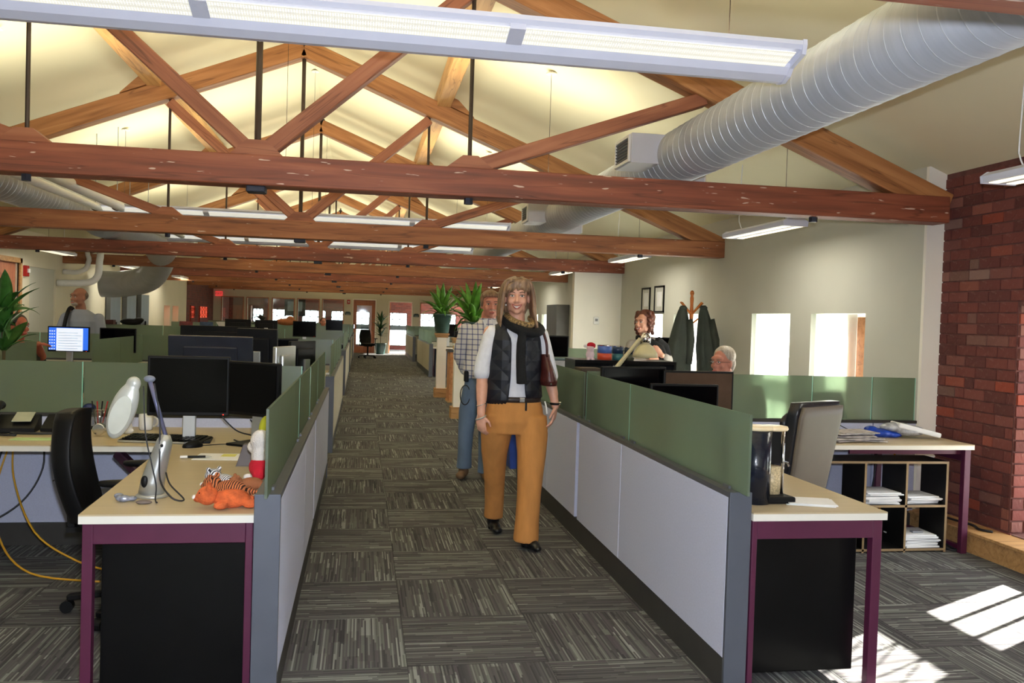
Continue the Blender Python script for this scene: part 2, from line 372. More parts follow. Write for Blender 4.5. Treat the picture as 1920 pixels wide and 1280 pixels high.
# individual old bricks on the visible brickwork and its window jamb
bm_ = [MB().box(0, .012+d, -.105+.0, .105, -.033, .033).build('brick', BRICK, wr, bevel=0).data for d in (0, .003, .005)]
for o in [c for c in wr.children]: bpy.data.objects.remove(o, do_unlink=True)
def put_brick(loc, rz, L, k):
    o = bpy.data.objects.new('brick', bm_[k % 3]); COL.objects.link(o); o.parent = wr; o.location = loc
    o.rotation_euler = (0, 0, rz); o.scale = (1, L/.21, 1)
for r in range(34):
    z = .045+r*.0775
    if z > 2.66: break
    y = 5.97; k = r % 2; first = True
    while y > 3.9:
        L = .21 if not first else (.21 if k else .10); first = False
        if random.random() < .12 : L = .10
        a, b = y-L, y
        if z < 1.70 and z > .14 and a < 5.17:
            a = max(a, 5.172)
            if b-a > .03: put_brick((4.315-.007, (a+b)/2, z), 0, b-a-.009, r+int(y*9))
            break
        if a < 4.0: break
        put_brick((4.315-.007, (a+b)/2, z), 0, L-.009, random.randrange(3)); y = a
    if .15 < z < 1.68:          # jamb facing the camera
        for c in ((4.40, .16), (4.54, .10)) if k else ((4.36, .09), (4.50, .17)):
            put_brick((c[0], 5.165+.0, z), -PI/2, c[1]-.009, random.randrange(3))
# deep window opening: frame, mullions, lattice over lower sash
def sash_window(name, x, ya, yb, z0, z1, lattice=True, lr=.006, parent=None, solid=None, axis='x', mt=None):
    """multi-pane window: lower sash with upright bars, lattice transom above"""
    mt = mt or WHITEP; f = MB(); t = .025
    def bx(a, b, c, d, w=.04):
        if axis == 'x': f.box(x-w/2, x+w/2, a, b, c, d)
        else: f.box(a, b, x-w/2, x+w/2, c, d)
    bx(ya, ya+t, z0, z1); bx(yb-t, yb, z0, z1); bx(ya, yb, z0, z0+t); bx(ya, yb, z1-t, z1)
    zs0, zs1 = z0+.47*(z1-z0), z0+.62*(z1-z0); bx(ya+t, yb-t, zs0, zs1)
    for i in (1, 2): yy = ya+(yb-ya)*i/3; bx(yy-.009, yy+.009, z0, zs0, .03)
    q = []
    if lattice:
        n = 3; w = (yb-ya-2*t)/n; hgt = (z1-t-zs1)/2; 
        for i in range(n):
            for j in range(2):
                a = ya+t+i*w; c = zs1+j*hgt
                P0 = [(a,c),(a+w,c+hgt)]; P1 = [(a+w,c),(a,c+hgt)]
                for (s, e) in (P0, P1):
                    if axis == 'x': f.cyl((x, s[0], s[1]), (x, e[0], e[1]), lr, n=4)
                    else: f.cyl((s[0], x, s[1]), (e[0], x, e[1]), lr, n=4)
        for i in (1, 2): bx(ya+t+i*w-.005, ya+t+i*w+.005, zs1, z1-t, .014)
        bx(ya+t, yb-t, zs1+hgt-.005, zs1+hgt+.005, .014)
    o = struct(name, f, mt, parent)
    return o
sash_window('window_1', 4.69, 4.46, 5.08, .2, 1.63); sash_window('window_2', 4.69, .3, .95, .2, 1.63); sash_window('window_40', 4.69, 2.4, 3.02, .2, 1.63)  # the last two are unseen, added for daylight and sun bounce
# plastered furring wall beyond the first truss, with its end face and window openings
gw = [(6.73,7.632),(8.037,8.90),(10.44,11.319),(11.746,12.63)]
gw2 = [(14.9,15.6),(16.0,16.85),(19.19,20.14),(20.6,21.2),(22.9,23.8),(24.2,25.0)]
holes = [(a, b, .25, 1.63) for a, b in gw+gw2]
mb = MB(); wall_x(mb, XG, 4.6, 5.99, 34.6, 0, 2.75, holes); struct('wall_right', mb, GRAYW)
struct('trim_1', MB().box(XG-.004, 4.315, 5.955, 5.988, 0, 2.73), WHITEW)
for n, (a, b) in enumerate(gw+gw2):
    wn_ = sash_window('window_%d' % (n+3), 4.56, a, b, .25, 1.63, lattice=False)
    bl = MB().box(XG+.05, XG+.054, a+.003+(.0 if n else .20), b-.003, .26, 1.625).build('roller_blind', BLIND, wn_); bl['label'] = 'translucent white roller blind glowing with daylight'
st = MB().box(XG+.10, XG+.14, 6.87, 7.10, .26, 1.60); 
struct('trim_2', st, W_PINE, label='orange wooden window stile at the edge of the first bright window')
# white wall stub across the room, with thermostat
struct('wall_right', MB().box(3.375, XG, 13.78, 13.93, 0, 2.29), WHITEW)
struct('trim_3', MB().box(3.0, 4.17, 17.5, 17.6, .98, 1.06), W_PINE)
th = thing('thermostat', 'small white thermostat on the white wall stub behind the woman with curly hair', 'thermostat', (3.756, 13.775, 1.51))
MB().box(-.045,.045,-.02,0,-.06,.06).build('housing', WHITEP, th, bevel=.005); MB().box(-.022,.022,-.023,-.02,-.01,.03).build('display', GREYP, th)
# bench ledge along the brick wall
be = thing('wall_bench', 'low golden wooden ledge boxed in along the foot of the brick wall', 'ledge', (4.19, 2, 0))
MB().box(-.09, .11, -3.9, 3.94, .0, .125).build('front_board', W_OAK, be)
MB().box(-.105, .135, -3.92, 3.95, .126, .148).build('top_board', W_OAK, be, bevel=.004)
MB().box(.13, .45, 2.16, 3.16, .128, .149).build('sill_board', W_OAK, be)
# left wall
lw = MB(); wall_x(lw, XL-.3, XL, -2, 29.4, 0, 2.75, [(14.6,15.5,0,2.16),(15.98,17.25,0,2.13),(26.2,27.0,.5,1.58),(27.3,28.2,.5,1.58),(18.4,18.9,.5,.6)]); struct('wall_left', lw, PLASTER)
struct('wall_left', MB().box(XL-.35, XL-.0, 29.4, 39, 0, 2.75), BRICKT)
struct('door_1', MB().box(XL-.08, XL-.03, 15.98, 17.25, 0, 2.13), GRAYW, label='grey double door set back in the left wall')
d = struct('door_2', MB().box(XL-.10, XL-.05, 14.6, 15.5, 0, 2.16), W_CHERRY)
mb = MB()
for a, b, c, e in ((14.52,14.6,0,2.24),(15.5,15.58,0,2.24),(14.52,15.58,2.16,2.24)): mb.box(XL-.02, XL+.03, a, b, c, e)
struct('trim_4', mb, W_OAK)
for a, b, n in ((26.2,27.0,13),(27.3,28.2,14)):
    q = sash_window('window_%d' % n, XL-.2, a, b, .5, 1.58, lattice=False)
    MB().box(XL-.25, XL-.245, a, b, .5, 1.58).build('roller_blind', mat('salmon_blind', (255,176,150), .8, emit=(255,170,140), estr=.55), q)
# glowing sheets and lattice bars imitate sun patches on the pier; no windows there
for i, (a, b) in enumerate(((30.0,30.7),(31.6,33.2))):
    q = sash_window('window_%d' % (15+i), XL+.02, a, b, .55, 1.62, mt=mat('painted_lattice_shade', (110,34,22), .8))
    MB().box(XL+.001, XL+.004, a, b, .55, 1.62).build('pane', mat('painted_sun_patch', (255,110,80), .8, emit=(255,96,66), estr=.5), q)
# tall steel panels on the left wall
for i, (a, b) in enumerate(((20.4,21.2),(21.75,22.6),(23.1,23.9))):
    c = thing('metal_cabinet', ('nearest','middle','farthest')[i]+' of three tall narrow brushed steel cabinets on the left wall', 'cabinet', (XL+.02, (a+b)/2, .3), group='tall steel cabinets')
    MB().box(0, .10, -(b-a)/2, (b-a)/2, 0, 1.52).build('body', mat('brushed_steel', (92,94,94), .45, metal=.3, var=.15, scale=(4,4,1)), c, bevel=.005)
    MB().box(.10, .13, -.02, .02, .6, .85).build('handle', BLACKP, c)
al = thing('fire_alarm', 'small red fire alarm strobe on the cream wall above the plant', 'alarm', (XL+.0, 15.74, 2.04))
MB().box(0, .06, -.06, .06, -.09, .09).build('housing', REDP, al, bevel=.006); MB().box(.06,.09,-.035,.035,-.03,.04).build('strobe_lens', WHITEP, al, bevel=.006)
# end wall with office windows and doors
YF = 34.5
ops = [(-5.24,-4.48,.35,2.0),(-4.32,-3.56,.35,2.0),(-3.38,-2.60,.35,2.0),(-2.44,-1.66,.35,2.01),(-1.50,-.74,.35,2.02),(-.34,.50,0,2.06),(1.05,1.92,0,2.02),(2.28,3.1,0,2.0),(3.4,4.0,.35,2.0)]
mb = MB(); x = XL-.3
for (a, b, c, e) in ops:
    mb.box(x, a, YF, YF+.12, 0, 4.6); mb.box(a, b, YF, YF+.12, e, 4.6)
    if c > 0: mb.box(a, b, YF, YF+.12, 0, c)
    x = b
mb.box(x, 4.6, YF, YF+.12, 0, 4.6); struct('wall_back', mb, PLASTER)
for i, (a, b, c, e) in enumerate(ops):
    f = MB(); t = .035
    for q in ((a-t,a,c,e+t),(b,b+t,c,e+t),(a-t,b+t,e,e+t)): f.box(q[0],q[1],YF-.03,YF+.02,q[2],q[3])
    struct('trim_%d' % (5+i), f, WHITEW if i in (5,6) else W_CHERRY)
for i in range(5):
    a, b, c, e = ops[i]; q = struct('window_%d' % (20+i), MB().box(a, b, YF+.04, YF+.045, c, e), CLEAR)
# glazed wooden door (closed) and open doorway
a, b = -.34, .50; dr = MB()
for q in ((a,a+.13,0,2.05),(b-.13,b,0,2.05),(a+.13,b-.13,0,.25),(a+.13,b-.13,1.85,2.05)): dr.box(q[0],q[1],YF+.03,YF+.075,q[2],q[3])
d3 = struct('door_3', dr, W_CHERRY); MB().box(a+.13,b-.13,YF+.05,YF+.055,.25,1.85).build('pane', CLEAR, d3)
MB().box(a+.03,a+.06,YF-.02,YF+.03,.95,1.1).build('handle', CHROME, d3)
dr = MB(); a, b = 1.05, 1.92
for k in ((0,0),): dr.box(a-.0, a+.045, YF+.13, YF+.80, 0, 2.0)
struct('door_4', dr, W_CHERRY, label='open wooden door swung into the far office')
# brick wall of the far offices with big lattice windows
mb = MB(); x = XL-.3; fw_ = [(-4.6,-4.15),(-3.95,-2.9),(-2.55,-1.55),(-1.32,-.72),(-.62,.32),(.98,1.95),(2.35,3.2),(3.5,4.1)]
for a, b in fw_:
    mb.box(x, a, 38.5, 38.8, 0, 4.6); mb.box(a, b, 38.5, 38.8, 1.62, 4.6); mb.box(a, b, 38.5, 38.8, 0, .18); x = b
mb.box(x, 4.6, 38.5, 38.8, 0, 4.6); struct('wall_back', mb, BRICKT)
for i, (a, b) in enumerate(fw_): sash_window('window_%d' % (30+i), 38.55, a, b, .18, 1.62, axis='y', lr=.016, mt=mat('grey_lattice', (70,74,78), .6))
mb = MB().box(XL-.3, 4.9, -2.3, -2, 0, 4.8); struct('wall_front', mb, PLASTER)
struct('ground', MB().box(-60, 80, -60, 120, -.6, -.5), mat('daylight_bounce_ground', (150,158,140), .9, var=.2, scale=(.3,.3,.3)))  # unseen outdoor plane, added pale to bounce daylight up through the windows
ex = thing('exit_sign', 'red exit sign box above the far left corner', 'sign', (-5.36, YF-.06, 2.13)); MB().box(-.13,.13,-.03,.03,-.10,.08).build('housing', mat('exit_red', (200,70,66), .4, emit=(230,70,64), estr=.5), ex, bevel=.005)
tx = bpy.data.curves.new('lettering','FONT'); tx.body = 'EXIT'; tx.size = .12; tx.extrude = .002; tx.align_x = 'CENTER'; tx.materials.append(WHITEP)
tq = bpy.data.objects.new('lettering_curve', tx); COL.objects.link(tq); me = bpy.data.meshes.new_from_object(tq.evaluated_get(bpy.context.evaluated_depsgraph_get())); bpy.data.objects.remove(tq, do_unlink=True)
to = bpy.data.objects.new('lettering', me); COL.objects.link(to); to.parent = ex; to.location = (0,-.034,-.05); to.rotation_euler = (PI/2,0,0)
ex = thing('fire_alarm', 'square red fire strobe on the far wall left of the glazed door', 'alarm', (-.53, YF-.0, 1.97)); MB().box(-.06,.06,-.05,0,-.08,.08).build('housing', REDP, ex, bevel=.006); MB().ell((0,-.06,0),(.035,.02,.035),8).build('strobe_lens', WHITEP, ex)
for x, s in ((-.55,'left of the glazed door'),(2.1,'right of the open doorway')):
    g = thing('name_plaque', 'dark green arched name plaque on the far wall '+s, 'plaque', (x, YF, 1.52)); MB().prism([(-.11,-.06),(.11,-.06),(.11,.035),(.06,.075),(-.06,.075),(-.11,.035)], -.015, 0, 'y').build('board', mat('dark_green_enamel',(34,62,54),.4), g)
    MB().box(-.07,.07,-.018,-.015,-.03,-.02).build('text_line', WHITEP, g)
# ================================================================ TRUSSES
ORD = ['overhead in the top right corner', 'nearest whole one, with the reddest beam', 'second whole one back', 'third whole one back, above the white wall stub', 'fourth whole one back', 'fifth whole one back', 'sixth whole one back', 'seventh whole one back', 'farthest one, at the end wall']
def make_truss(wm, ws, wr_):
    t = thing('roof_truss', '', 'roof truss', (XC, 0, 0), group='timber roof trusses')
    xl, xr = XL-XC-.1, XG-XC+.02; c = lambda x: raf(x+XC)
    beam('tie_beam', (xl,0,2.38), (xr,0,2.38), .19, .19, wm, t)
    for s, xe in ((-1, xl), (1, xr)):
        a = Vector((0,0,raf(XC)-.11)); b = Vector((xe,0,c(xe)-.11)); beam('rafter', a, b, .17, .19, wr_, t)
        q = 1.37*s
        beam('strut', (.05*s,0,2.51), (q-.0*s,0,c(q)-.24), .11, .10, ws, t)
        beam('strut', (q+.06*s,0,2.50), (3.0*s,0,c(3.0*s)-.20), .11, .095, ws, t)
        MB().prism([(q-.16,2.475),(q+.16,2.475),(q+.05,2.56),(q-.05,2.56)], -.06, .06, 'y').build('strut_block', ws, t)
        MB().cyl((q,0,2.25),(q,0,c(q)-.1),.014,n=8).build('queen_rod', STEELR, t)
        MB().cyl((q,0,2.245),(q,0,2.285),.03,n=6).build('nut', IRON, t)
        MB().cyl((3.86*s if s>0 else -4.0,0,2.25),(3.86*s if s>0 else -4.0,0,2.287),.03,n=6).build('nut', IRON, t)
        k = 1.66*s; zk = c(k); MB().prism([(k-.18*s, c(k-.18*s)),(k+.2*s, c(k+.2*s)),(k+.02*s, c(k)+.10),(k-.12*s, c(k-.12*s)+.11)], -.09, .09, 'y').build('corbel_block', wr_, t)
    MB().prism([(-.17,2.475),(.17,2.475),(.06,2.575),(-.06,2.575)], -.06, .06, 'y').build('strut_block', ws, t)
    MB().cyl((0,0,2.25),(0,0,4.52),.021,n=8).build('king_rod', STEELR, t)
    MB().lathe([(.045,0),(.05,.03),(.03,.045)], (0,0,4.42), 8).build('nut', IRON, t)
    MB().box(-.06,.06,-.06,.06,2.245,2.288).build('bearing_plate', IRON, t, bevel=.008)
    return t
tr1 = make_truss(W_TIE, W_STR, W_RAF); tr2 = make_truss(W_TIE2, W_STR, W_RAF)
for i in range(9):
    y = Y0T+.02+STEP*i; src = tr1 if i in (0,1,3,5) else tr2
    lab = 'exposed timber roof truss, '+ORD[i]
    if i == 1: tr1.location.y = y; tr1['label'] = lab
    elif i == 2: tr2.location.y = y; tr2['label'] = lab
    else: dup(src, (XC, y, 0), label=lab)
# purlins, one per bay and side
bay = ['over the camera','first bay behind the ribbed lamp','second bay','third bay','fourth bay','fifth bay','sixth bay','seventh bay','eighth bay']
for i in range(-1, 8):
    for s in (-1, 1):
        x = XC+1.52*s; ya = Y0T+STEP*i+.03; yb = ya+STEP-.06+.02
        o = beam('purlin', (x, ya, raf(x)+.062), (x, yb, raf(x)+.062), .15, .20, W_PUR, None)
        tag(o, 'pale timber purlin on the %s roof slope, %s' % ('left' if s < 0 else 'right', bay[i+1]), 'purlin', 'roof purlins')
# ================================================================ DUCTS
def duct(name, x, z, r, ya, yb, label, pitch=.115):
    t = thing(name, label, 'air duct', (x, 0, z))
    MB().cyl((0,ya,0),(0,yb,0), r, n=48).build('duct_shell', DUCTM, t, smooth=True)
    f = MB(); n = int((yb-ya)/pitch)
    for k in range(n):                         # spiral lock seam
        yy = ya+k*pitch; R = []; N = 32
        for dy, dr in ((0,0),(.001,.0022),(.005,.0022),(.006,0)): R.append([(r*1.0*math.cos(2*PI*i/N)+dr*math.cos(2*PI*i/N), yy+dy, r*math.sin(2*PI*i/N)+dr*math.sin(2*PI*i/N)) for i in range(N)])
        f.rings(R, False)
    f.build('spiral_seam', mat('seam_metal', (194,198,204), .35, metal=.3, var=.03), t, smooth=False)
    return t
dr_ = duct('spiral_duct', 2.33, 2.75, .2, -1.9, 33.5, 'large silver spiral duct running along the right roof slope')
dl_ = duct('spiral_duct', -3.71, 2.75, .2, -1.9, 13.3, 'large silver spiral duct along the left roof slope, turning down to the left wall')
def grille(x, y, z, sx, label):
    t = thing('duct_grille', label, 'air grille', (x, y, z), group='duct grille boxes')
    MB().box(-.20,.16,-.2,.2,-.10,.12).build('box', GRILLE, t, bevel=.004)
    fr = MB(); X0 = -.205
    for q in ((-.18,.18,-.09,-.07),(-.18,.18,.09,.11),(-.18,-.16,-.07,.09),(.16,.18,-.07,.09)): fr.box(X0-.012, X0+.004, q[0], q[1], q[2], q[3])
    fr.build('frame', WHITEP, t)
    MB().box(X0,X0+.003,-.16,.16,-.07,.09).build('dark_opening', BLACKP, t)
    lv = None
    for k in range(7):
        o = MB().obox((0,0,0),(.014,.32,.003),(0,.6,0)).build('louvre', GREYP, t, loc=(X0-.006,0,-.06+k*.023)) if lv is None else lv.copy()
        if lv is not None: COL.objects.link(o); o.location = (X0-.006,0,-.06+k*.023)
        lv = lv or o
    if sx > 0: t.rotation_euler = (0,0,PI)
    return t
g0 = grille(2.13, 6.45, 2.775, -1, 'white louvred grille box on the left side of the right duct, largest and nearest')
dup(g0, (2.13,10.5,2.765), label='white louvred grille box on the left side of the right duct, second one back')
dup(g0, (2.13,14.5,2.765), label='white louvred grille box on the left side of the right duct, third one back')
dup(g0, (2.49,6.9,2.70), rotz=PI, label='grille box on the right underside of the right duct, near the grey wall'); dup(g0, (2.49,10.9,2.69), rotz=PI, label='grille box on the far side of the right duct, second one back')
# elbow and white pipes at the left wall
mb = MB(); pts = [(-3.71,13.2,2.75),(-3.75,13.8,2.62),(-3.85,14.3,2.3),(-4.1,14.8,2.06),(-4.6,15.3,1.98),(-5.55,15.9,1.98)]
def smooth_path(P, n=6):
    P = [Vector(p) for p in P]; out = []
    for i in range(len(P)-1):
        a = P[max(i-1,0)]; b = P[i]; c = P[i+1]; d = P[min(i+2,len(P)-1)]
        for k in range(n):
            t = k/n; out.append(.5*((2*b)+(c-a)*t+(2*a-5*b+4*c-d)*t*t+(3*b-a-3*c+d)*t**3))
    return out+[P[-1]]
el = thing('duct_elbow', 'curved silver duct elbow dropping to the left wall above the man with the shoulder strap', 'air duct', (-4.2,14.5,2.1))
MB().tube([p-Vector((-4.2,14.5,2.1)) for p in smooth_path([(-3.71,13.3,2.75),(-3.72,16.6,2.72),(-3.85,17.8,2.52),(-4.25,18.7,2.12),(-4.8,19.1,1.98),(-5.3,19.15,1.95)])], .27, 24).build('elbow', DUCTM, el, smooth=True)
for r, pts, lb in ((.045,[(-3.3,-1.8,2.72),(-3.3,15,2.72),(-3.6,17.4,2.70),(-5.0,17.6,2.6),(-5.1,17.6,2.35),(-5.15,17.6,2.2),(-5.3,17.6,2.12),(-5.55,17.6,2.12)],'thinner of the two white insulated pipes beside the left duct'),
                   (.062,[(-3.05,-1.8,2.75),(-3.05,15.4,2.75),(-3.5,17.2,2.75),(-4.7,17.3,2.7),(-4.82,17.3,2.4),(-4.86,17.3,2.05),(-5.05,17.3,1.92),(-5.55,17.3,1.9)],'thicker of the two white insulated pipes beside the left duct')):
    base = Vector(pts[0]); t = thing('insulated_pipe', lb, 'pipe', base)
    MB().tube([p-base for p in smooth_path(pts, 5)], r, 16).build('pipe', WHITEP, t, smooth=True)
    for y in (3.83,7.2,8.6,11.6,13.2):
        MB().cyl((0,y+1.8-.008,0),(0,y+1.8+.008,0), r+.006, n=20).build('pipe_ring', STEELR, t)
        MB().cyl((0,y+1.8,r),(0,y+1.8,ceilz(base.x)-base.z), .005, n=6).build('hanger_rod', mat('zinc_rod',(150,156,160),.4,metal=.6), t)
# ================================================================ PENDANT LIGHTS
def linear_light(xa, xb, y, z, label):
    t = thing('linear_pendant', label, 'ceiling light', ((xa+xb)/2, y, z), group='long pendant light fixtures')
    L = (xb-xa)/2; body = [(-.026,.018),(.0,-.012),(.05,-.032),(.10,-.026),(.138,.01),(.148,.07),(.13,.075),(.02,.06),(-.09,.09),(-.145,.105),(-.148,.085),(-.134,.068),(-.03,.034)]
    MB().prism([(a,b) for a,b in body], -L, L, 'x').build('housing', LAMPW, t)
    # perforated diffuser panels between housing ribs
    n = int(round(2*L/1.22)); w = 2*L/n
    for k in range(n):
        a = -L+k*w+.035; b = a+w-.07
        MB()._add([(a,-.134,.050),(b,-.134,.050),(b,-.026,.018),(a,-.026,.018),(a,-.134,.054),(b,-.134,.054),(b,-.026,.022),(a,-.026,.022)],[(0,3,2,1),(4,5,6,7),(0,1,5,4),(1,2,6,5),(2,3,7,6),(3,0,4,7)]).build('diffuser_panel', LITP, t)
    for k in range(1,n): MB().prism([(-.136,.046),(-.024,.013),(-.024,.03),(-.136,.07)], -L+k*w-.035, -L+k*w+.035, 'x').build('rib', LAMPW, t)
    for s in (-1,1): MB().prism([(-.15,.085),(-.138,.045),(-.026,.012),(.0,-.018),(.05,-.037),(.10,-.031),(.143,.008),(.152,.072),(-.148,.11)], s*L-.008*s, s*(L+.012), 'x').build('end_cap', LAMPW, t)
    for k in (0, n//2, n): 
        x = -L+.3+k*w*(2*L-.6)/(2*L)
        MB().cyl((x,0,.04),(x,0,ceilz((xa+xb)/2+x)-z),.0025,n=4).build('suspension_wire', STEELR, t)
        MB().lathe([(.05,0),(.05,.012),(.02,.02)],(x,0,ceilz((xa+xb)/2+x)-z-.03),12).build('canopy', WHITEP, t)
    a = lamp('AREA', 'uplight', (0,0,.12), UPW*2*L, (1,.93,.72), (PI,0,0), shape='RECTANGLE', size=2*L, size_y=.16); a.parent = t
    return t
def perf_mat():
    M = bpy.data.materials.new('perforated_diffuser'); M.use_nodes = True; nt = M.node_tree; N = nt.nodes; L = nt.links; b = N['Principled BSDF']
    tc = N.new('ShaderNodeTexCoord'); v = N.new('ShaderNodeTexVoronoi'); v.inputs['Scale'].default_value = 90; v.inputs['Randomness'].default_value = 0; L.new(tc.outputs['Object'], v.inputs[0])
    cr = N.new('ShaderNodeValToRGB'); cr.color_ramp.elements[0].position = .3; cr.color_ramp.elements[0].color = rgb(255,252,240); cr.color_ramp.elements[1].position = .45; cr.color_ramp.elements[1].color = rgb(206,204,192); L.new(v.outputs[0], cr.inputs[0])
    L.new(cr.outputs[0], b.inputs['Emission Color']); b.inputs['Emission Strength'].default_value = .58; L.new(cr.outputs[0], b.inputs['Base Color']); return M
LITP = perf_mat(); UPW = 11.5
LN = ['nearest, largest, across the top of the picture','second one back','third one back','fourth one back','fifth one back','sixth one back','seventh one back','eighth one back']
for i in range(8):
    linear_light(-3.3, 1.93, 3.83+STEP*i, 2.675, 'long white uplight hung across the room, '+LN[i])
def small_light(x, y, z, label):
    t = thing('strip_light', label, 'ceiling light', (x, y, z), group='short strip lights along the side walls')
    MB().prism([(-.105,0),(.105,0),(.11,.035),(.07,.06),(-.07,.06),(-.11,.035)], -.61, .61, 'y').build('housing', LAMPW, t)
    for s in (-1,1):
        MB().box(s*.055-.028, s*.055+.028, -.58,.58,-.004,.001).build('lens', LITD, t)
        MB().prism([(-.107,-.004),(.107,-.004),(.113,.035),(.073,.063),(-.073,.063),(-.113,.035)], s*.605, s*.618, 'y').build('end_cap', LAMPW, t)
    MB().tube(smooth_path([(0,.42,.06),(-.02,.43,.12),(-.035,.42,.2),(-.03,.4,ceilz(x)-z)]), .005, 5).build('power_cord', WHITEP, t)
    MB().cyl((0,-.42,.06),(0,-.42,ceilz(x)-z), .002, n=4).build('suspension_wire', STEELR, t)
    a = lamp('AREA', 'downlight', (0,0,-.01), 10, (1,.94,.8), (0,0,0), shape='RECTANGLE', size=.2, size_y=1.1); a.parent = t
    return t
s0 = small_light(3.5, 3.78, 2.33, 'short white strip light in front of the brick wall, nearest on the right')
sl = ['near the coat rack, second on the right','third on the right','fourth on the right','fifth on the right','sixth on the right']
for i, (y, l) in enumerate(zip((7.33,11.29,15.25,19.2,23.2), sl)): dup(s0, (3.5,y,2.33), label='short white strip light along the right wall, '+l)
for i, (y, l) in enumerate(zip((7.3,11.3,15.25,19.8,25), ('nearest','second','third','fourth, under the duct elbow','fifth'))): dup(s0, (-4.9,y,2.33), label='short white strip light along the left wall, '+l)
# ================================================================ CUBICLES
def run(xo, s, y0, y1, mods, label, group, glass_to=None, fab=FABRIC):
    """partition run along the aisle; s = +1: body lies towards +X from the outer face"""
    t = thing('partition_run', label, 'partition', (xo, y0, 0), group=group); T = .09
    def bx(m, a, b, c, d, e, f): m.box(min(s*a,s*b), max(s*a,s*b), c, d, e, f); return m
    L = y1-y0
    bx(MB(), .006, T-.006, .02, L-.02, 0, .14).build('base', BASEM, t)
    bx(MB(), .0, T, .02, L-.02, .797, .818).build('top_rail', RAIL, t)
    for a, b in ((0, .02), (L-.02, L)): bx(MB(), -.002, T+.002, a, b, 0, .82).build('end_cap', CAPM, t, bevel=.002)
    for a, b in mods:
        bx(MB(), 0, T, a+.004, b-.004, .142, .796).build('fabric_panel', fab, t, bevel=.003, bseg=1)
        g = bx(MB(), .040, .050, max(a, .03)-.10+.004 if a < .1 else a+.004, b-.004, .818, 1.139).build('glass_panel', GLASSG, t)
        e = bx(MB(), .039, .051, b-.006, b-.0035, .818, 1.139).build('glass_edge', GLASSE, g)
        for k in ((a+.1), (b-.1)): bx(MB(), .03, .06, k-.03, k+.03, .815, .83).build('glass_clamp', RAIL, g)
    return t
def divider(xa, xb, y, label, group, seams=None, fab=FABRIC, ztop=1.139):
    t = thing('divider', label, 'partition', (xa, y, 0), group=group); L = xb-xa
    MB().box(0, L, -.03, .03, 0, .14).build('base', BASEM, t); MB().box(0, L, -.037, .037, .80, .82).build('top_rail', BASEM, t)
    n = max(1, int(round(L/1.2))); seams = seams or [L*k/n for k in range(n+1)]
    for a, b in zip(seams[:-1], seams[1:]):
        MB().box(a+.004, b-.004, -.035, .035, .142, .80).build('fabric_panel', fab, t, bevel=.003, bseg=1)
        g = MB().box(a+.004, b-.004, -.005, .005, .82, ztop).build('glass_panel', GLASSG, t)
        MB().box(b-.008, b-.003, -.006, .006, .82, ztop).build('glass_edge', GLASSE, g)
    return t
LM = [(.02,1.49),(1.49,2.46),(2.53,3.45),(3.45,4.78)]
gl = 'left aisle partition runs'; gr = 'right aisle partition runs'
run(-.277,-1,3.265,8.05,LM,'pale fabric and green glass partition run on the left side of the aisle, nearest',gl)
for i,(y, w_) in enumerate(((9.47,'second'),(16.26,'third'),(22.9,'fourth'),(28.7,'fifth, farthest'))):
    run(-.277,-1,y,y+4.8,LM,'partition run with green glass left of the aisle, %s back'%w_,gl, fab=FABRIC2)
run(1.472,1,3.272,8.05,LM,'pale fabric and green glass partition run on the right side of the aisle, nearest',gr)
for i,(y, w_) in enumerate(((21.6,'beside the far navy desk'),(28.7,'farthest, by the open doorway'))):
    run(1.66,1,y,y+4.8,LM,'partition run with green glass right of the aisle, '+w_,gr, fab=FABRIC2)
gd = 'cross dividers between desks'
divider(-4.6,-.37,5.80,'long frosted olive glass divider behind the nearest left desk',gd,[0,1.4,2.9,4.23])
divider(1.565,4.12,5.95,'frosted glass divider behind the nearest right desk, in front of the bright windows',gd,[0,1.06,1.72,2.2,2.555])
for y, w_ in ((11.85,'second'),(18.75,'third'),(25.4,'fourth'),(31.2,'fifth')):
    divider(-5.2,-.37,y,'%s cross divider with frosted glass back on the left side'%w_,gd,fab=FABRIC2)
for y, w_ in ((10.9,'behind the woman with curly hair'),(24.1,'beyond the pine chest'),(31.1,'farthest on the right')):
    divider(1.9 if y < 20 else 1.76,4.12,y,'cross divider with frosted glass on the right, '+w_,gd,fab=FABRIC2)
def spine(x, ya, yb, label):
    t = thing('spine_partition', label, 'partition', (x, ya, 0), group='partitions running along the room between desks'); L = yb-ya
    MB().box(-.035,.035,0,L,.142,.80).build('fabric_panel', FABRIC2, t); MB().box(-.03,.03,0,L,0,.14).build('base', BASEM, t)
    n = 2
    for k in range(n): g = MB().box(-.005,.005,k*L/n+.004,(k+1)*L/n-.004,.80,1.139).build('glass_panel', GLASSG, t)
spine(-2.75, 9.65, 11.75, 'green glass spine partition right of the lit blue monitor'); spine(-3.02, 6.6, 8.86, 'green glass spine partition behind the big plant at the left edge')
spine(-2.75, 16.4, 18.7, 'green glass spine partition, third block back'); spine(-2.75, 23.0, 25.3, 'green glass spine partition, fourth block back')
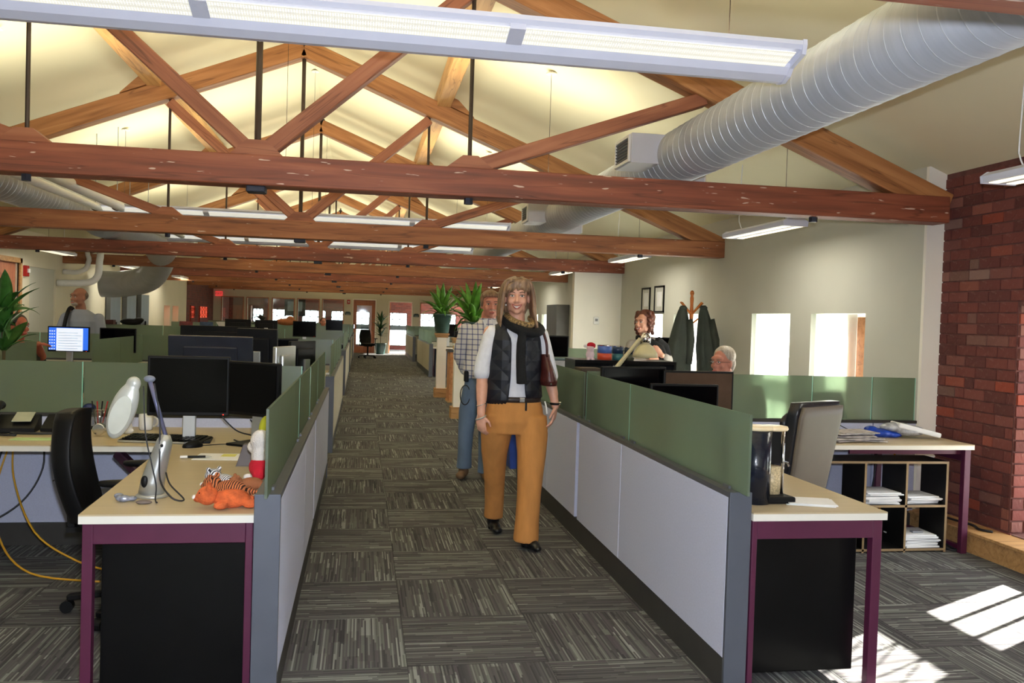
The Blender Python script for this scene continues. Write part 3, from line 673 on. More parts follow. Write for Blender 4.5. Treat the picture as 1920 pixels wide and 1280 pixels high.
# ---- desks
def desk(name, poly, label, loc, legs, rails=(), ped=(), z=.74, group=None, top=LAMI, fr=PURPLE, cat='desk'):
    t = thing(name, label, cat, (loc[0], loc[1], 0), group=group)
    MB().prism(poly, z-.006, z, 'z').build('desk_top', top, t)
    MB().prism([(x, y) for x, y in poly], z-.034, z-.0062, 'z').build('edge_band', EDGEW, t)
    for (x0,x1,y0,y1) in legs: MB().box(x0,x1,y0,y1,0,z-.034).build('leg', fr, t, bevel=.003)
    for (x0,x1,y0,y1,z0,z1) in rails: MB().box(x0,x1,y0,y1,z0,z1).build('rail', fr, t, bevel=.002)
    for (x0,x1,y0,y1,z0,z1) in ped: MB().box(x0,x1,y0,y1,z0,z1).build('pedestal_panel', BLACKL, t, bevel=.003)
    return t
desk('corner_desk', [(-.98,0),(-.372,0),(-.372,2.455),(-3.3,2.455),(-3.3,1.66),(-1.02,1.66),(-1.02,1.2)], 'maple topped corner desk with white edge and plum steel legs, left foreground', (0,3.31), 
  [(-.972,-.935,.02,.06),(-.405,-.378,.02,.06),(-3.2,-3.16,1.7,1.74)], [(-.935,-.405,.02,.05,.628,.705),(-.972,-.94,.06,1.2,.66,.705),(-3.16,-1.0,2.38,2.42,.64,.7)], [(-.925,-.41,.10,.13,.02,.627),(-.925,-.90,.13,.6,.02,.62)])
q = thing('desk_brace', 'dark plum diagonal brace under the left corner desk', 'brace', (-1.02,5.0,.70)); beam('bar', (-.28,.05,-.01), (.06,-.12,-.28), .05, .05, mat('dark_plum',(48,18,38),.5), q)
desk('corner_desk', [(1.568,0),(2.158,0),(2.158,1.92),(4.075,1.96),(4.075,2.64),(1.568,2.64)], 'maple topped corner desk with white edge and plum steel frame, right foreground', (0,3.262),
  [(1.575,1.598,.02,.06),(2.108,2.150,.02,.06),(4.02,4.065,1.98,2.02),(3.76,3.80,2.58,2.62)], [(1.598,2.108,.02,.05,.628,.705),(2.118,2.15,.06,1.9,.66,.705),(4.03,4.06,2.02,2.6,.62,.705),(4.03,4.06,2.02,2.6,.02,.05),(3.2,4.03,2.02,2.04,.668,.705)], [(1.602,2.098,.12,.15,.04,.628),(2.07,2.098,.15,.8,.05,.6)])
gdk = 'maple desks in the rows beyond'
def simple_desk(x0, x1, y0, y1, label, top=LAMI, fr=PURPLE, front=False):
    t = desk('desk', [(x0-x0,0),(x1-x0,0),(x1-x0,y1-y0),(0,y1-y0)], label, (x0,y0), [(.02,.06,.02,.06),(x1-x0-.06,x1-x0-.02,.02,.06),(.02,.06,y1-y0-.06,y1-y0-.02),(x1-x0-.06,x1-x0-.02,y1-y0-.06,y1-y0-.02)], group=gdk, top=top, fr=fr)
    if front: MB().box(.03, x1-x0-.03, .02, .04, .0, .70).build('front_panel', mat('navy_panel', (58,64,82), .5), t)
    return t
simple_desk(-2.7,-.372,5.86,6.95,'maple desk just behind the olive glass divider')
for k,(y,n) in enumerate(((9.50,'second'),(16.3,'third'),(22.95,'fourth'),(28.8,'fifth'))):
    simple_desk(-1.05,-.372,y,y+1.5,'maple side desk along the left aisle partition, %s row'%n); simple_desk(-2.7,-.372,y+1.55,y+2.28,'maple desk facing the cross divider, %s row'%n); simple_desk(-5.2,-2.85,y+.6,y+2.28,'maple desk by the left wall, %s row'%n)
simple_desk(-1.05,-.372,6.98,8.0,'maple side desk at the far end of the nearest left run')
simple_desk(1.57,2.4,6.02,6.5,'maple desk behind the right green glass, in the shadow of monitors')
simple_desk(1.76,2.75,21.62,22.3,'maple desk with a navy front panel beyond the near plant pillars',front=True); simple_desk(1.95,4.1,10.1,10.85,'maple desk by the cross divider behind the coat rack')
# cube shelf under the right table
cs = thing('cube_shelf', 'black open cube shelf with tan edges under the right table', 'shelf', (2.98,5.30,0)); SHB = mat('black_shelf', (18,17,16), .4); TAN = mat('tan_edge', (150,126,92), .5)
for nm,(a,b,c,d) in zip(('side_panel','upright','upright','side_panel'),((.0,.016,0,.6),(.345,.36,0,.6),(.65,.665,0,.6),(.95,.966,0,.6))):
    o = MB().box(a,b,0,.27,c,d).build(nm, SHB, cs); MB().box(a,b,-.003,0,c,d).build('edge_strip', TAN, o)
for a,b,c,nm in ((-.45,.966,.60,'top_board'),(.36,.95,.305,'shelf_board'),(-.45,.95,.01,'bottom_board')):
    o = MB().box(a,b,0,.27,c,c+.016).build(nm, SHB, cs); MB().box(a,b,-.003,0,c,c+.016).build('edge_strip', TAN, o)
def stack(name, label, cat, x, y, z, n, w, d, m=PAPER, dz=.006, group=None, rz=0, jit=.02):
    t = thing(name, label, cat, (x,y,z), rz, group)
    for k in range(n): MB().obox((random.uniform(-jit,jit),random.uniform(-jit,jit),dz*(k+.5)),(w,d,dz*.8),(0,0,random.uniform(-.1,.1))).build('sheet', m, t)
    return t
stack('paper_stack','tall loose stack of white papers on the middle shelf, leaning, middle cube','papers',3.48,5.42,.322,9,.25,.22,dz=.009)
stack('paper_stack','short stack of white paper on the right cube shelf','papers',3.80,5.42,.322,5,.24,.2,dz=.010)
stack('paper_stack','stack of white papers on the floor of the right cube','papers',3.78,5.42,.027,8,.25,.22,dz=.011)
e = thing('eraser','small dark eraser on the papers on the cube floor','eraser',(3.78,5.38,.115)); MB().box(-.04,.04,-.02,.02,0,.012).build('block', GREYP, e, bevel=.003)
def cable(label, pts, r, m, name='cable'):
    b = Vector(pts[0]); o = MB().tube([p-b for p in smooth_path(pts,6)], r, 6).build(name, m, None, loc=b, smooth=True); return tag(o, label, 'cable')
cable('yellow cable zigzagging behind the right cube shelf',[(3.74,5.60,.62),(3.72,5.61,.45),(3.78,5.6,.30),(3.63,5.6,.22),(3.80,5.6,.15),(3.6,5.6,.08),(3.7,5.62,.012)],.007,YELLOWC)
cable('black cable hanging behind the right cube shelf',[(3.62,5.62,.66),(3.60,5.62,.45),(3.58,5.62,.3),(3.62,5.62,.15),(3.5,5.64,.008)],.006,BLACKC)
cable('black cable coiled on the floor by the outlet under the right table',[(4.0,5.50,.1),(4.02,5.4,.03),(4.03,5.30,.01),(3.98,5.36,.01),(4.0,5.48,.012)],.007,BLACKC)
cable('black cable lying along the wooden ledge by the brick',[(4.2,5.9,.155),(4.2,5.6,.155),(4.22,5.4,.157),(4.18,5.28,.157),(4.22,5.2,.157)],.009,BLACKC)
o = thing('power_outlet','white power outlet plate on the ledge front under the right table','outlet',(4.08,5.66,.02)); MB().box(0,.012,-.05,.05,0,.10).build('plate', WHITEP, o, bevel=.003); MB().box(-.003,.001,-.02,.02,.03,.07).build('socket', GREYP, o)
# left cables under the desk
for k,(pts,c,l) in enumerate((
  ([(-2.05,5.68,.70),(-2.02,5.6,.45),(-1.8,5.3,.2),(-1.55,5.2,.06),(-1.3,5.1,.012)],YELLOWC,'orange cable hanging behind the left chair down to the floor'),
  ([(-2.06,5.7,.70),(-2.12,5.62,.40),(-2.0,5.35,.15),(-1.75,5.1,.02),(-1.35,4.95,.010)],YELLOWC,'yellow cable looping furthest left onto the floor'),
  ([(-1.9,5.7,.70),(-1.88,5.66,.5),(-1.98,5.6,.3),(-2.2,5.5,.15),(-2.4,5.4,.012)],BLACKC,'thick black cable swinging left under the left desk'),
  ([(-1.72,5.72,.70),(-1.70,5.66,.5),(-1.62,5.66,.3),(-1.64,5.66,.15)],BLACKC,'thin black cable hanging by the left chair back'),
  ([(-2.1,5.72,.70),(-2.16,5.66,.4),(-2.12,5.6,.2),(-2.15,5.6,.05)],BLACKC,'thin black cable furthest left under the left desk'))):
    cable(l, pts, .006, c)
# ================================================================ OFFICE EQUIPMENT
def monitor(label, loc, w=.5, h=.31, rz=0, zc=.40, tilt=0, bez=BLACKP, scr=SCREEN, group='desk monitors', back=False, stand=SILVER, thick=.03):
    t = thing('monitor', label, 'monitor', loc, rz, group)
    M = Matrix.Translation((0,0,zc)) @ Euler((tilt,0,0)).to_matrix().to_4x4()
    a = MB().box(-w/2,w/2,0,thick,-h/2,h/2,M)
    a.build('shell', bez, t, bevel=.006); MB().box(-w*.32,w*.32,thick,thick+.025,-h*.32,h*.3,M).build('back_bulge', bez, t, bevel=.01)
    MB().box(-w/2+.014,w/2-.014,-.002,.001,-h/2+.02,h/2-.014,M).build('screen', scr, t)
    MB().prism([(thick,.02),(thick+.035,.02),(thick+.045,zc),(thick+.02,zc)], -.035, .035, 'x').build('neck', stand, t, bevel=.004)
    MB().prism([(-.13,-.06),(.13,-.06),(.12,.13),(-.12,.13)], 0, .014, 'z').build('base', BLACKP, t, bevel=.004)
    MB().box(w/2-.035,w/2-.028,-.004,0,-h/2+.006,-h/2+.011,M).build('power_light', mat('red_led',(255,60,40),.4,emit=(255,60,40),estr=1), t)
    return t
monitor('large black monitor standing on the left corner desk, squarer and left one',(-.948,5.12,.74),.44,.335,.02,.315)
monitor('black monitor angled at the corner, right of the large one behind the green glass',(-.585,4.98,.74),.36,.30,-.62,.315)
monitor('wide black monitor with a glossy blue grey top edge behind the olive divider',(-1.02,6.30,.74),.56,.34,PI,.40,tilt=-.12,bez=mat('blue_grey_gloss',(40,42,54),.2))
monitor('dark backed monitor with a bright left edge behind the left divider',(-.76,6.75,.74),.30,.34,PI-.15,.45,tilt=-.1)
monitor('silver flat monitor turned edge-on by the left green glass',(-.56,6.5,.74),.34,.30,-1.9,.35,bez=SILVER)
monitor('black monitor turned edge-on nearest the far end of the left green glass',(-.50,7.5,.74),.36,.30,-2.1,.36)
monitor('black monitor behind the edge-on silver one',(-.80,7.9,.74),.5,.31,.0,.36)
monitor('wide black monitor low behind the blue grey edged one',(-1.75,11.3,.74),.9,.34,PI,.38)
monitor('black monitor behind the right green glass, closest one',(2.055,5.32,.74),.46,.30,0,.215)
t = monitor('wide monitor with a brown reflection painted on its screen on the right corner desk',(2.26,5.60,.74),.50,.36,0,.255,scr=mat('painted_reflection_screen',(74,58,46),.25))  # brown room reflection is put into the screen colour
monitor('black monitor angled in front of the curly haired woman',(1.80,5.58,.74),.50,.33,.25,.29)
monitor('black monitor seen above the right partition near the woman in the vest',(1.99,8.9,.74),.30,.30,0,.44)
# lit blue desktop monitor far left
SB = mat('lit_blue_desktop', (40,90,200), .4, emit=(44,104,220), estr=.7)
t = monitor('monitor with a lit blue desktop screen and a white window, behind the plant', (-3.32,10.75,.74), .45, .29, 0, .36, scr=SB)
wnd = MB().box(-.13,.155,-.004,-.001,.225,.485-.0).build('screen_window', mat('lit_white_window', (200,210,220), .4, emit=(206,214,226), estr=.75), t)
for k in range(7): MB().box(-.11,.10+.04*((k*3)%2),-.006,-.003,.25+.03*k,.254+.03*k).build('text_line', mat('screen_grey',(120,130,150),.4,emit=(120,130,150),estr=.5), wnd)
for r in range(7):
    for c in range(3): MB().box(-.205+.024*c,-.193+.024*c,-.006,-.003,.24+.034*r,.252+.034*r).build('desktop_icon', mat('icon_white',(230,235,240),.4,emit=(220,230,240),estr=.6), t)
monitor('dark monitor with a pale right edge beside the lit blue screen',(-2.93,11.3,.74),.42,.30,0,.34)
mg = 'monitors in the far rows'
for k,(x,y,w_,l) in enumerate(((-2.45,18.2,.5,'left of the far pair above the third divider'),(-1.9,18.2,.44,'right of the far pair above the third divider'),(-1.15,18.2,.46,'by the far end of the third divider'),(-.75,24.5,.45,'low by the aisle in the fourth row'),(2.15,21.9,.45,'on the navy fronted desk beyond the pillars'),(3.6,10.4,.45,'on the desk behind the coat rack'))):
    monitor('small distant black monitor '+l,(x,y,.74),w_,.32,PI if k<2 else 0,.42,group=mg)
def keyboard(label, loc, rz):
    t = thing('keyboard', label, 'keyboard', loc, rz)
    MB().prism([(-.09,0),(.09,0),(.09,.022),(-.09,.012)], -.23,.23,'x').build('case', BLACKP, t, bevel=.003)
    ky = None
    for r in range(5):
        for c in range(15):
            if ky is None: k2 = ky = MB().box(-.0115,.0115,-.0125,.0125,0,.007).build('key', BLACKL, t)
            else: k2 = ky.copy(); COL.objects.link(k2)
            k2.location = (-.20+c*.0285, -.066+r*.032, .0145+.0018*r)
    MB().box(-.23,.23,-.098,-.089,0,.010).build('palm_edge', SILVER, t, bevel=.002)
    return t
keyboard('black keyboard in front of the large black monitor', (-1.07,4.93+.22,.742), -.18)
def mouse(label, loc, rz, m=BLACKP):
    t = thing('mouse', label, 'mouse', loc, rz); MB().ell((0,0,.004),(.032,.058,.03),14).build('shell', m, t, smooth=True); MB().box(-.003,.003,-.05,-.03,.02,.03).build('wheel', GREYP, t); return t
mouse('black computer mouse on the left corner desk beside the keyboard', (-.885,4.93,.742), -.9)
cable('thin black mouse cord running back on the left corner desk',[(-.84,4.95,.746),(-.72,5.02,.745),(-.6,4.95,.745),(-.52,5.1,.745)],.0025,BLACKC)
cable('black monitor cables drooping behind the monitors at the glass',[(-.80,5.20,.90),(-.70,5.2,.80),(-.6,5.15,.775),(-.55,5.12,.755),(-.65,5.08,.75),(-.7,5.15,.75)],.0045,BLACKC)
cable('black cable looping out of the monitor corner',[(-.62,5.2,.86),(-.56,5.16,.80),(-.5,5.12,.78),(-.46,5.05,.75)],.004,BLACKC)
t = thing('paper_sheet','white sheet of paper under the pen on the left corner desk','paper',(-.69,4.6,.741),-.05); MB().box(-.12,.12,-.10,.10,0,.002).build('sheet',PAPER,t); MB().box(.0,.07,.0,.08,.0021,.003).build('yellow_note',mat('sticky_note',(226,220,120),.7),t)
t = thing('pen','black and silver pen lying on the paper','pen',(-.80,4.55,.75),.12); MB().cyl((-.06,0,0),(.045,0,0),.006).build('barrel',BLACKP,t); MB().cyl((.045,0,0),(.075,0,0),.006,.001).build('tip',SILVER,t); MB().cyl((-.075,0,0),(-.04,0,0),.0068).build('grip',WHITEP,t)
t = thing('cone_holder','grey pyramid shaped holder on the left desk by the glass','holder',(-.52,4.38,.741)); MB().prism([(-.06,-.06),(.06,-.06),(.06,.06),(-.06,.06)],0,.001).build('foot',GREYP,t); MB().rings([[(-.058,-.05,0),(.058,-.05,0),(.058,.05,0),(-.058,.05,0)],[(-.03,-.03,.10),(.03,-.03,.10),(.03,.03,.10),(-.03,.03,.10)]]).build('body',mat('taupe_grey',(96,88,88),.6),t,bevel=.004)
t = thing('glue_bottle','small white glue bottle with a yellow base behind the pyramid holder','bottle',(-.49,4.50,.741)); MB().lathe([(.013,0),(.014,.02),(.014,.045)]).build('base',YELLOWC,t); MB().lathe([(.016,.045),(.018,.06),(.018,.11),(.008,.125),(.006,.15),(.003,.165)]).build('bottle',WHITEP,t,smooth=True); MB().box(-.012,.012,-.0185,-.017,.06,.10).build('label',mat('blue_label',(70,80,110),.6),t)
# ----- soft toys
def organic(name, mb, m, parent=None, vox=.006, it=3, loc=(0,0,0)):
    o = mb.build(name, m, None); md = o.modifiers.new('r','REMESH'); md.mode = 'VOXEL'; md.voxel_size = vox
    if it: s = o.modifiers.new('s','SMOOTH'); s.iterations = it; s.factor = .5
    dg = bpy.context.evaluated_depsgraph_get(); me = bpy.data.meshes.new_from_object(o.evaluated_get(dg)); old = o.data; o.modifiers.clear(); o.data = me
    bpy.data.meshes.remove(old); me.name = name
    for p in me.polygons: p.use_smooth = True
    o.location = loc; o.parent = parent; return o
PLW = mat('white_plush',(232,226,220),.95,bump=.6,bscale=120); PLR = mat('red_plush',(196,22,44),.9,bump=.4,bscale=120); PLO = mat('orange_plush',(204,96,48),.95,var=.3,scale=(30,30,30),bump=.6,bscale=120)
t = thing('santa_doll','white and red santa doll slumped against the left green glass','doll',(-.43,4.0,.741))
organic('body',MB().ell((0,0,.10),(.04,.05,.07),14).ell((0,0,.17),(.045,.045,.05),14).ell((-.03,.02,.14),(.03,.03,.03),10),PLW,t,.005)
organic('red_suit',MB().ell((.0,-.01,.055),(.048,.055,.05),14).ell((0.0,-.05,.03),(.03,.03,.03),10),PLR,t,.005)
MB().ell((-.045,-.06,.018),(.02,.018,.016),10).build('pompom',PLW,t,smooth=True)
t = thing('juggling_ball','yellow green and lilac ball shaped toy behind the santa doll at the left glass','toy',(-.427,4.2,.96)); MB().ell((0,0,-.03),(.035,.05,.07),16).build('ball',mat('chartreuse_fabric',(176,180,40),.8),t,smooth=True); MB().ell((.018,-.01,-.03),(.02,.045,.068),14).build('lilac_panel',mat('lilac_fabric',(160,150,200),.8),t,smooth=True); MB().cyl((0,0,-.22),(0,0,-.09),.004).build('stem',YELLOWC,t)
def stripes(name, c1, c2, sc=40):
    M = bpy.data.materials.new(name); M.use_nodes = True; nt = M.node_tree; N = nt.nodes; L = nt.links; b = N['Principled BSDF']; b.inputs['Roughness'].default_value = .95
    tc = N.new('ShaderNodeTexCoord'); wv = N.new('ShaderNodeTexWave'); wv.inputs['Scale'].default_value = sc; wv.inputs['Distortion'].default_value = 4; L.new(tc.outputs['Object'], wv.inputs[0])
    cr = N.new('ShaderNodeValToRGB'); cr.color_ramp.interpolation = 'CONSTANT'; e = cr.color_ramp.elements; e[0].color = rgb(*c1); e[1].position = .45; e[1].color = rgb(*c2); L.new(wv.outputs[0], cr.inputs[0]); L.new(cr.outputs[0], b.inputs['Base Color']); return M
def plush(label, loc, rz, m1, m2, sc=1.0):
    t = thing('plush_toy', label, 'soft toy', loc, rz, 'heap of soft toys on the left desk'); t.scale = (sc,)*3
    organic('body', MB().ell((0,0,.035),(.075,.045,.038),14).ell((.07,.03,.02),(.03,.02,.02),10).ell((.07,-.035,.02),(.03,.02,.02),10).ell((-.04,-.05,.018),(.03,.02,.016),10).ell((-.04,.05,.018),(.03,.02,.016),10), m1, t, .005)
    organic('head', MB().ell((-.09,0,.05),(.042,.042,.038),14).ell((-.125,0,.04),(.02,.022,.016),10).ell((-.085,.032,.085),(.012,.012,.014),8).ell((-.085,-.032,.085),(.012,.012,.014),8), m1, t, .004)
    MB().ell((-.138,0,.045),(.012,.014,.010),8).build('muzzle', m2, t, smooth=True)
    MB().tube(smooth_path([(.09,0,.03),(.13,.02,.02),(.16,.0,.03)]), .010, 8).build('tail', m1, t, smooth=True)
    for s in (-1,1): MB().ell((-.118,.02*s,.063),.005,8).build('eye', BLACKP, t)
    return t
plush('orange plush fox, front one of the heap of soft toys',(-.47,3.42,.741),.15,PLO,PLW,.95)
plush('tiger plush with orange and black stripes lying behind the fox',(-.50,3.62,.741),-.35,stripes('orange_stripes',(60,30,20),(206,120,70),30),PLW,.9)
plush('white tiger plush with black stripes at the back of the toy heap',(-.55,3.78,.741),-.8,stripes('white_stripes',(40,40,44),(226,226,230),30),PLW,.85)
plush('brown plush dog half hidden at the back of the toy heap beside the glass',(-.44,3.76,.741),.4,mat('brown_plush',(160,98,62),.95),PLW,.7)
# ----- task lamp on left desk
t = thing('task_lamp','silver desk lamp with an oval pearly head, left foreground desk','desk lamp',(-.80,3.63,.741))
MB().lathe([(.062,0),(.064,.006),(.055,.012),(.03,.014)],(0,0,0),28).build('base',SILVER,t,smooth=True)
MB().tube([(-.005,0,.012),(.0,0,.06),(.015,0,.12),(.032,0,.18),(.042,0,.22),(.047,0,.245)],[.048,.045,.039,.034,.030,.016],20).build('body',SILVER,t,smooth=True)
MB().ell((-.022,-.040,.065),(.014,.008,.024),12).build('switch',BLACKP,t,smooth=True); MB().ell((.038,-.030,.205),(.007,.006,.007),8).build('button',BLACKP,t)
MB().cyl((.045,0,.24),(-.018,.0,.455),.0085).build('stem',mat('blue_steel_tube',(120,124,160),.3,metal=.6),t,smooth=True)
MB().ell((-.02,0,.465),(.022,.014,.014),12).build('joint',mat('grey_joint',(110,116,130),.4),t,smooth=True)
PEARL = mat('pearl_plastic',(190,192,184),.35,metal=.25,var=.03)
Mh = Matrix.Rotation(.33,4,'Y')
organic('lamp_head', MB().ell((-.115,-.01,.34),(.050,.030,.118),20,Mh).ell((-.078,-.005,.445),(.028,.022,.030),14,Mh), PEARL, t, .005, 4)
MB().rings([[(-.118+math.sin(.33)*.0+(.036*math.cos(a)*math.cos(.33)+.078*math.sin(a)*math.sin(.33)), -.037-q, .325+(-.036*math.cos(a)*math.sin(.33)+.078*math.sin(a)*math.cos(.33))) for a in [2*PI*k/32 for k in range(32)]] for q in (0,.004)]).build('head_panel', mat('pale_panel',(196,198,186),.4), t)
cable('black power cord of the silver lamp looping onto the desk',[(-.80,3.62,1.19),(-.775,3.61,1.05),(-.77,3.6,.93),(-.755,3.55,.82),(-.70,3.5,.76),(-.66,3.52,.75),(-.72,3.56,.80),(-.745,3.6,.84)],.0035,BLACKC)
cable('thin black cord hanging in front of the silver lamp body',[(-.835,3.60,1.18),(-.82,3.58,1.0),(-.79,3.56,.88),(-.77,3.55,.80),(-.765,3.52,.75),(-.75,3.48,.747)],.003,BLACKC)
t = thing('wrapper','crumpled shiny plastic wrapper beside the silver lamp base','wrapper',(-.885,3.53,.741)); organic('foil',MB().ell((0,0,.012),(.03,.02,.014),8).ell((.03,.01,.01),(.02,.02,.01),8).ell((-.02,.02,.018),(.02,.012,.012),8),mat('shiny_film',(150,156,176),.2,metal=.5,var=.5,scale=(60,60,60)),t,.005,0)
t = thing('pebble','flat grey brown stone beside the wrapper','stone',(-.80,3.49,.741)); MB().ell((0,0,.006),(.03,.018,.008),12).build('stone',mat('brown_stone',(110,98,92),.6),t,smooth=True)
# ----- things along the left divider
t = thing('desk_phone','black desk phone with a pale display, at the far left of the desk','phone',(-1.99,5.50,.742),.12); MB().prism([(-.10,0),(.10,0),(.10,.09),(-.10,.03)],-.10,.13,'x').build('body',BLACKP,t,bevel=.006)
MB().prism([(-.05,.062),(.08,.101),(.08,.104),(-.05,.066)],.0,.10,'x').build('display',mat('pale_grey_green',(170,172,150),.5),t); MB().tube(smooth_path([(-.09,-.10,.09),(-.09,-.03,.125),(-.09,.06,.15),(-.09,.11,.14)]),.024,12).build('handset',BLACKP,t,smooth=True)
cable('black curly phone cord lying on the desk',[(-2.05,5.40,.75),(-2.0,5.3,.75),(-1.9,5.28,.75),(-1.95,5.36,.75),(-1.8,5.35,.75),(-1.6,5.4,.75)],.007,BLACKC)
t = thing('desk_calculator','black desktop number pad behind the phone','keypad',(-1.78,5.55,.742)); MB().prism([(-.07,0),(.07,0),(.07,.09),(-.07,.02)],-.06,.06,'x').build('body',BLACKP,t,bevel=.004)
t = thing('notepad','green sheet of paper lying in front of the phone','paper',(-1.76,5.18,.741)); MB().box(-.12,.12,-.05,.05,0,.003).build('sheet',mat('mint_paper',(176,200,140),.8),t)
t = thing('headset','black and silver telephone headset on the left desk','headset',(-1.50,5.35,.742)); MB().tube(smooth_path([(-.16,.03,.10),(-.10,.0,.07),(-.03,-.02,.05),(.02,-.03,.045)]),.010,8).build('band',BLACKP,t,smooth=True); MB().cyl((.03,-.05,.04),(.03,0,.04),.035).build('earpiece',CHROME,t,bevel=.004); MB().box(-.16,.0,-.12,-.09,0,.012).build('cradle',BLACKP,t)
t = thing('glass_jar','clear glass jar with pens beside the headset','jar',(-1.55,5.62,.742)); MB().lathe([(.045,0),(.05,.02),(.05,.12),(.047,.125)]).build('jar',clear_mat('jar_glass',(.82,.84,.86),.8),t,smooth=True)
for k in range(4): MB().cyl((.01*k-.02,0,.01),(.03*k-.05,.01,.17),.004).build('pen',REDP if k%2 else BLACKP,t)
t = thing('tissue','crumpled white tissue beside the oval lamp head','tissue',(-1.36,5.45,.742)); organic('tissue',MB().ell((0,0,.015),(.05,.03,.02),8).ell((.02,0,.04),(.02,.02,.025),8),PAPER,t,.008,1)
t = thing('mug','white and brown coffee mug under the big monitor','mug',(-1.285,5.62,.742)); MB().lathe([(.036,0),(.042,.02),(.042,.095),(.038,.095),(.037,.02),(.0,.018)]).build('cup',WHITEP,t,smooth=True); MB().tube([(.04+.028*math.sin(a),0,.05-.03*math.cos(a)) for a in [PI*k/8 for k in range(9)]],.006,8).build('handle',WHITEP,t,smooth=True)
t = thing('mug','cream mug peeking over the left chair','mug',(-1.68,5.64,.742)); MB().lathe([(.036,0),(.042,.02),(.042,.095),(.038,.095),(.037,.02),(.0,.018)]).build('cup',mat('cream_glaze',(216,204,170),.3),t,smooth=True); MB().tube([(.04+.028*math.sin(a),0,.05-.03*math.cos(a)) for a in [PI*k/8 for k in range(9)]],.006,8).build('handle',WHITEP,t,smooth=True)
t = thing('paperweight','small dark blue round paperweight on the divider rail','paperweight',(-1.66,5.79,.822)); MB().ell((0,0,.03),(.04,.03,.03),14).build('body',mat('navy_glaze',(34,44,84),.25),t,smooth=True)
t = thing('snow_globe','small glass dome with an orange base on the divider rail','ornament',(-1.47,5.79,.822)); MB().lathe([(.05,0),(.05,.02),(.04,.025)]).build('base',YELLOWC,t); MB().ell((0,0,.045),(.03,.03,.03),12).build('dome',clear_mat('dome_glass',(.9,.92,.95),.7),t,smooth=True)
cable('thin black cord hanging off the left desk edge from the headset',[(-1.62,5.24,.756),(-1.5,5.05,.756),(-1.42,4.94,.72),(-1.46,4.93,.62),(-1.6,4.97,.55)],.003,BLACKC)
# ----- right desk
t = thing('lidded_canister','tall black canister with a cream lid rim on the right foreground desk','canister',(1.665,3.46,.741)); MB().lathe([(.062,0),(.062,.31)],n=32).build('body',mat('blue_black_gloss',(22,26,38),.22,bump=.1),t,smooth=True); MB().lathe([(.064,.31),(.066,.318),(.064,.326),(.03,.328)],n=32).build('lid',mat('cream_rim',(236,214,172),.3),t,smooth=True)
t = thing('chrome_lantern','chrome framed stand with a mesh glass beside the black canister','lantern',(1.757,3.49,.741)); MB().prism([(-.075,-.075),(.075,-.075),(.055,.07),(-.055,.07)],0,.03).build('base',BLACKP,t,bevel=.008)
for x in (-.04,.045): MB().cyl((x,0,.03),(x,0,.31),.0065).build('post',CHROME,t,smooth=True)
MB().lathe([(.056,.305),(.06,.312),(.056,.322),(.02,.324)],n=28).build('cap',mat('cream_rim',(0,0,0)),t,smooth=True); MB().lathe([(.033,.032),(.034,.15)],n=20).build('mesh_glass',mat('beige_mesh',(190,170,130),.5,var=.4,scale=(150,150,150)),t,smooth=True); MB().box(-.03,.03,-.01,.03,.16,.30).build('dark_back',BLACKP,t)
MB().tube([(.045,0,.17),(.065,-.01,.165),(.07,-.01,.15)],.005,6).build('catch',CHROME,t)
stack('paper_stack','white loose papers lying on the right foreground desk','papers',1.905,3.44,.741,3,.20,.15,dz=.003,rz=-.25,jit=.008)
t = thing('newspaper_pile','untidy pile of newspapers on the right back table','newspapers',(3.25,5.42,.741)); NEWS = mat('newsprint',(176,168,164),.8,var=.45,scale=(25,25,60))
for k in range(7): MB().obox((random.uniform(-.04,.06),random.uniform(-.03,.03),.006+.0085*k),(.42-.03*k,.24,.006),(random.uniform(-.03,.03),random.uniform(-.03,.03),random.uniform(-.25,.25))).build('newspaper',NEWS,t)
t = thing('blue_bag','crumpled bright blue bag on the right back table','bag',(3.62,5.60,.741)); organic('bag',MB().ell((0,0,.025),(.12,.07,.035),12).ell((-.06,.02,.045),(.05,.05,.03),10).ell((.08,-.02,.02),(.07,.06,.025),10),mat('blue_plastic',(24,62,160),.35,var=.3,scale=(20,20,20)),t,.008,1)
t = thing('plastic_parcel','clear plastic wrapped white parcel leaning on the blue bag','parcel',(3.83,5.56,.741),-.2); MB().obox((.03,0,.06),(.30,.17,.035),(0,.22,0)).build('parcel',PAPER,t,bevel=.01); organic('plastic_wrap',MB().ell((-.10,0,.07),(.12,.08,.035),10).ell((-.02,.0,.05),(.12,.09,.04),10),mat('grey_film',(170,172,176),.25,var=.35,scale=(30,30,30)),t,.010,0)
cable('thin wire arching over the newspapers against the divider',[(3.2,5.85,.745),(3.3,5.86,.79),(3.42,5.86,.80),(3.52,5.84,.76),(3.6,5.8,.745)],.003,BLACKC)
t = thing('architect_lamp','beige jointed architect lamp with a bell shade behind the right glass','desk lamp',(1.70,5.80,.741))
BEI = mat('beige_enamel',(196,184,142),.4)
MB().lathe([(.06,0),(.06,.02),(.02,.03)]).build('base',BEI,t); MB().cyl((0,0,.02),(0,0,.40),.008).build('post',BEI,t); MB().cyl((0,0,.40),(.03,0,.44),.016).build('joint',mat('grey_joint',(0,0,0)),t)
MB().cyl((.02,0,.42),(.20,0,.64),.012).build('arm',BEI,t); MB().cyl((.045,.02,.42),(.20,.02,.62),.006).build('spring_arm',BEI,t)
MB().rings([[(.24+r*math.cos(a)+k,r*math.sin(a),z) for a in [2*PI*i/24 for i in range(24)]] for r,z,k in ((.088,.51,.0),(.084,.54,.0),(.055,.585,0),(.033,.60,0),(.030,.65,0),(.018,.665,0))],True).build('shade',BEI,t,smooth=True); MB().lathe([(.034,.60),(.036,.65),(.02,.68)],(.24,0,0),16).build('shade_cap',CHROME,t,smooth=True)
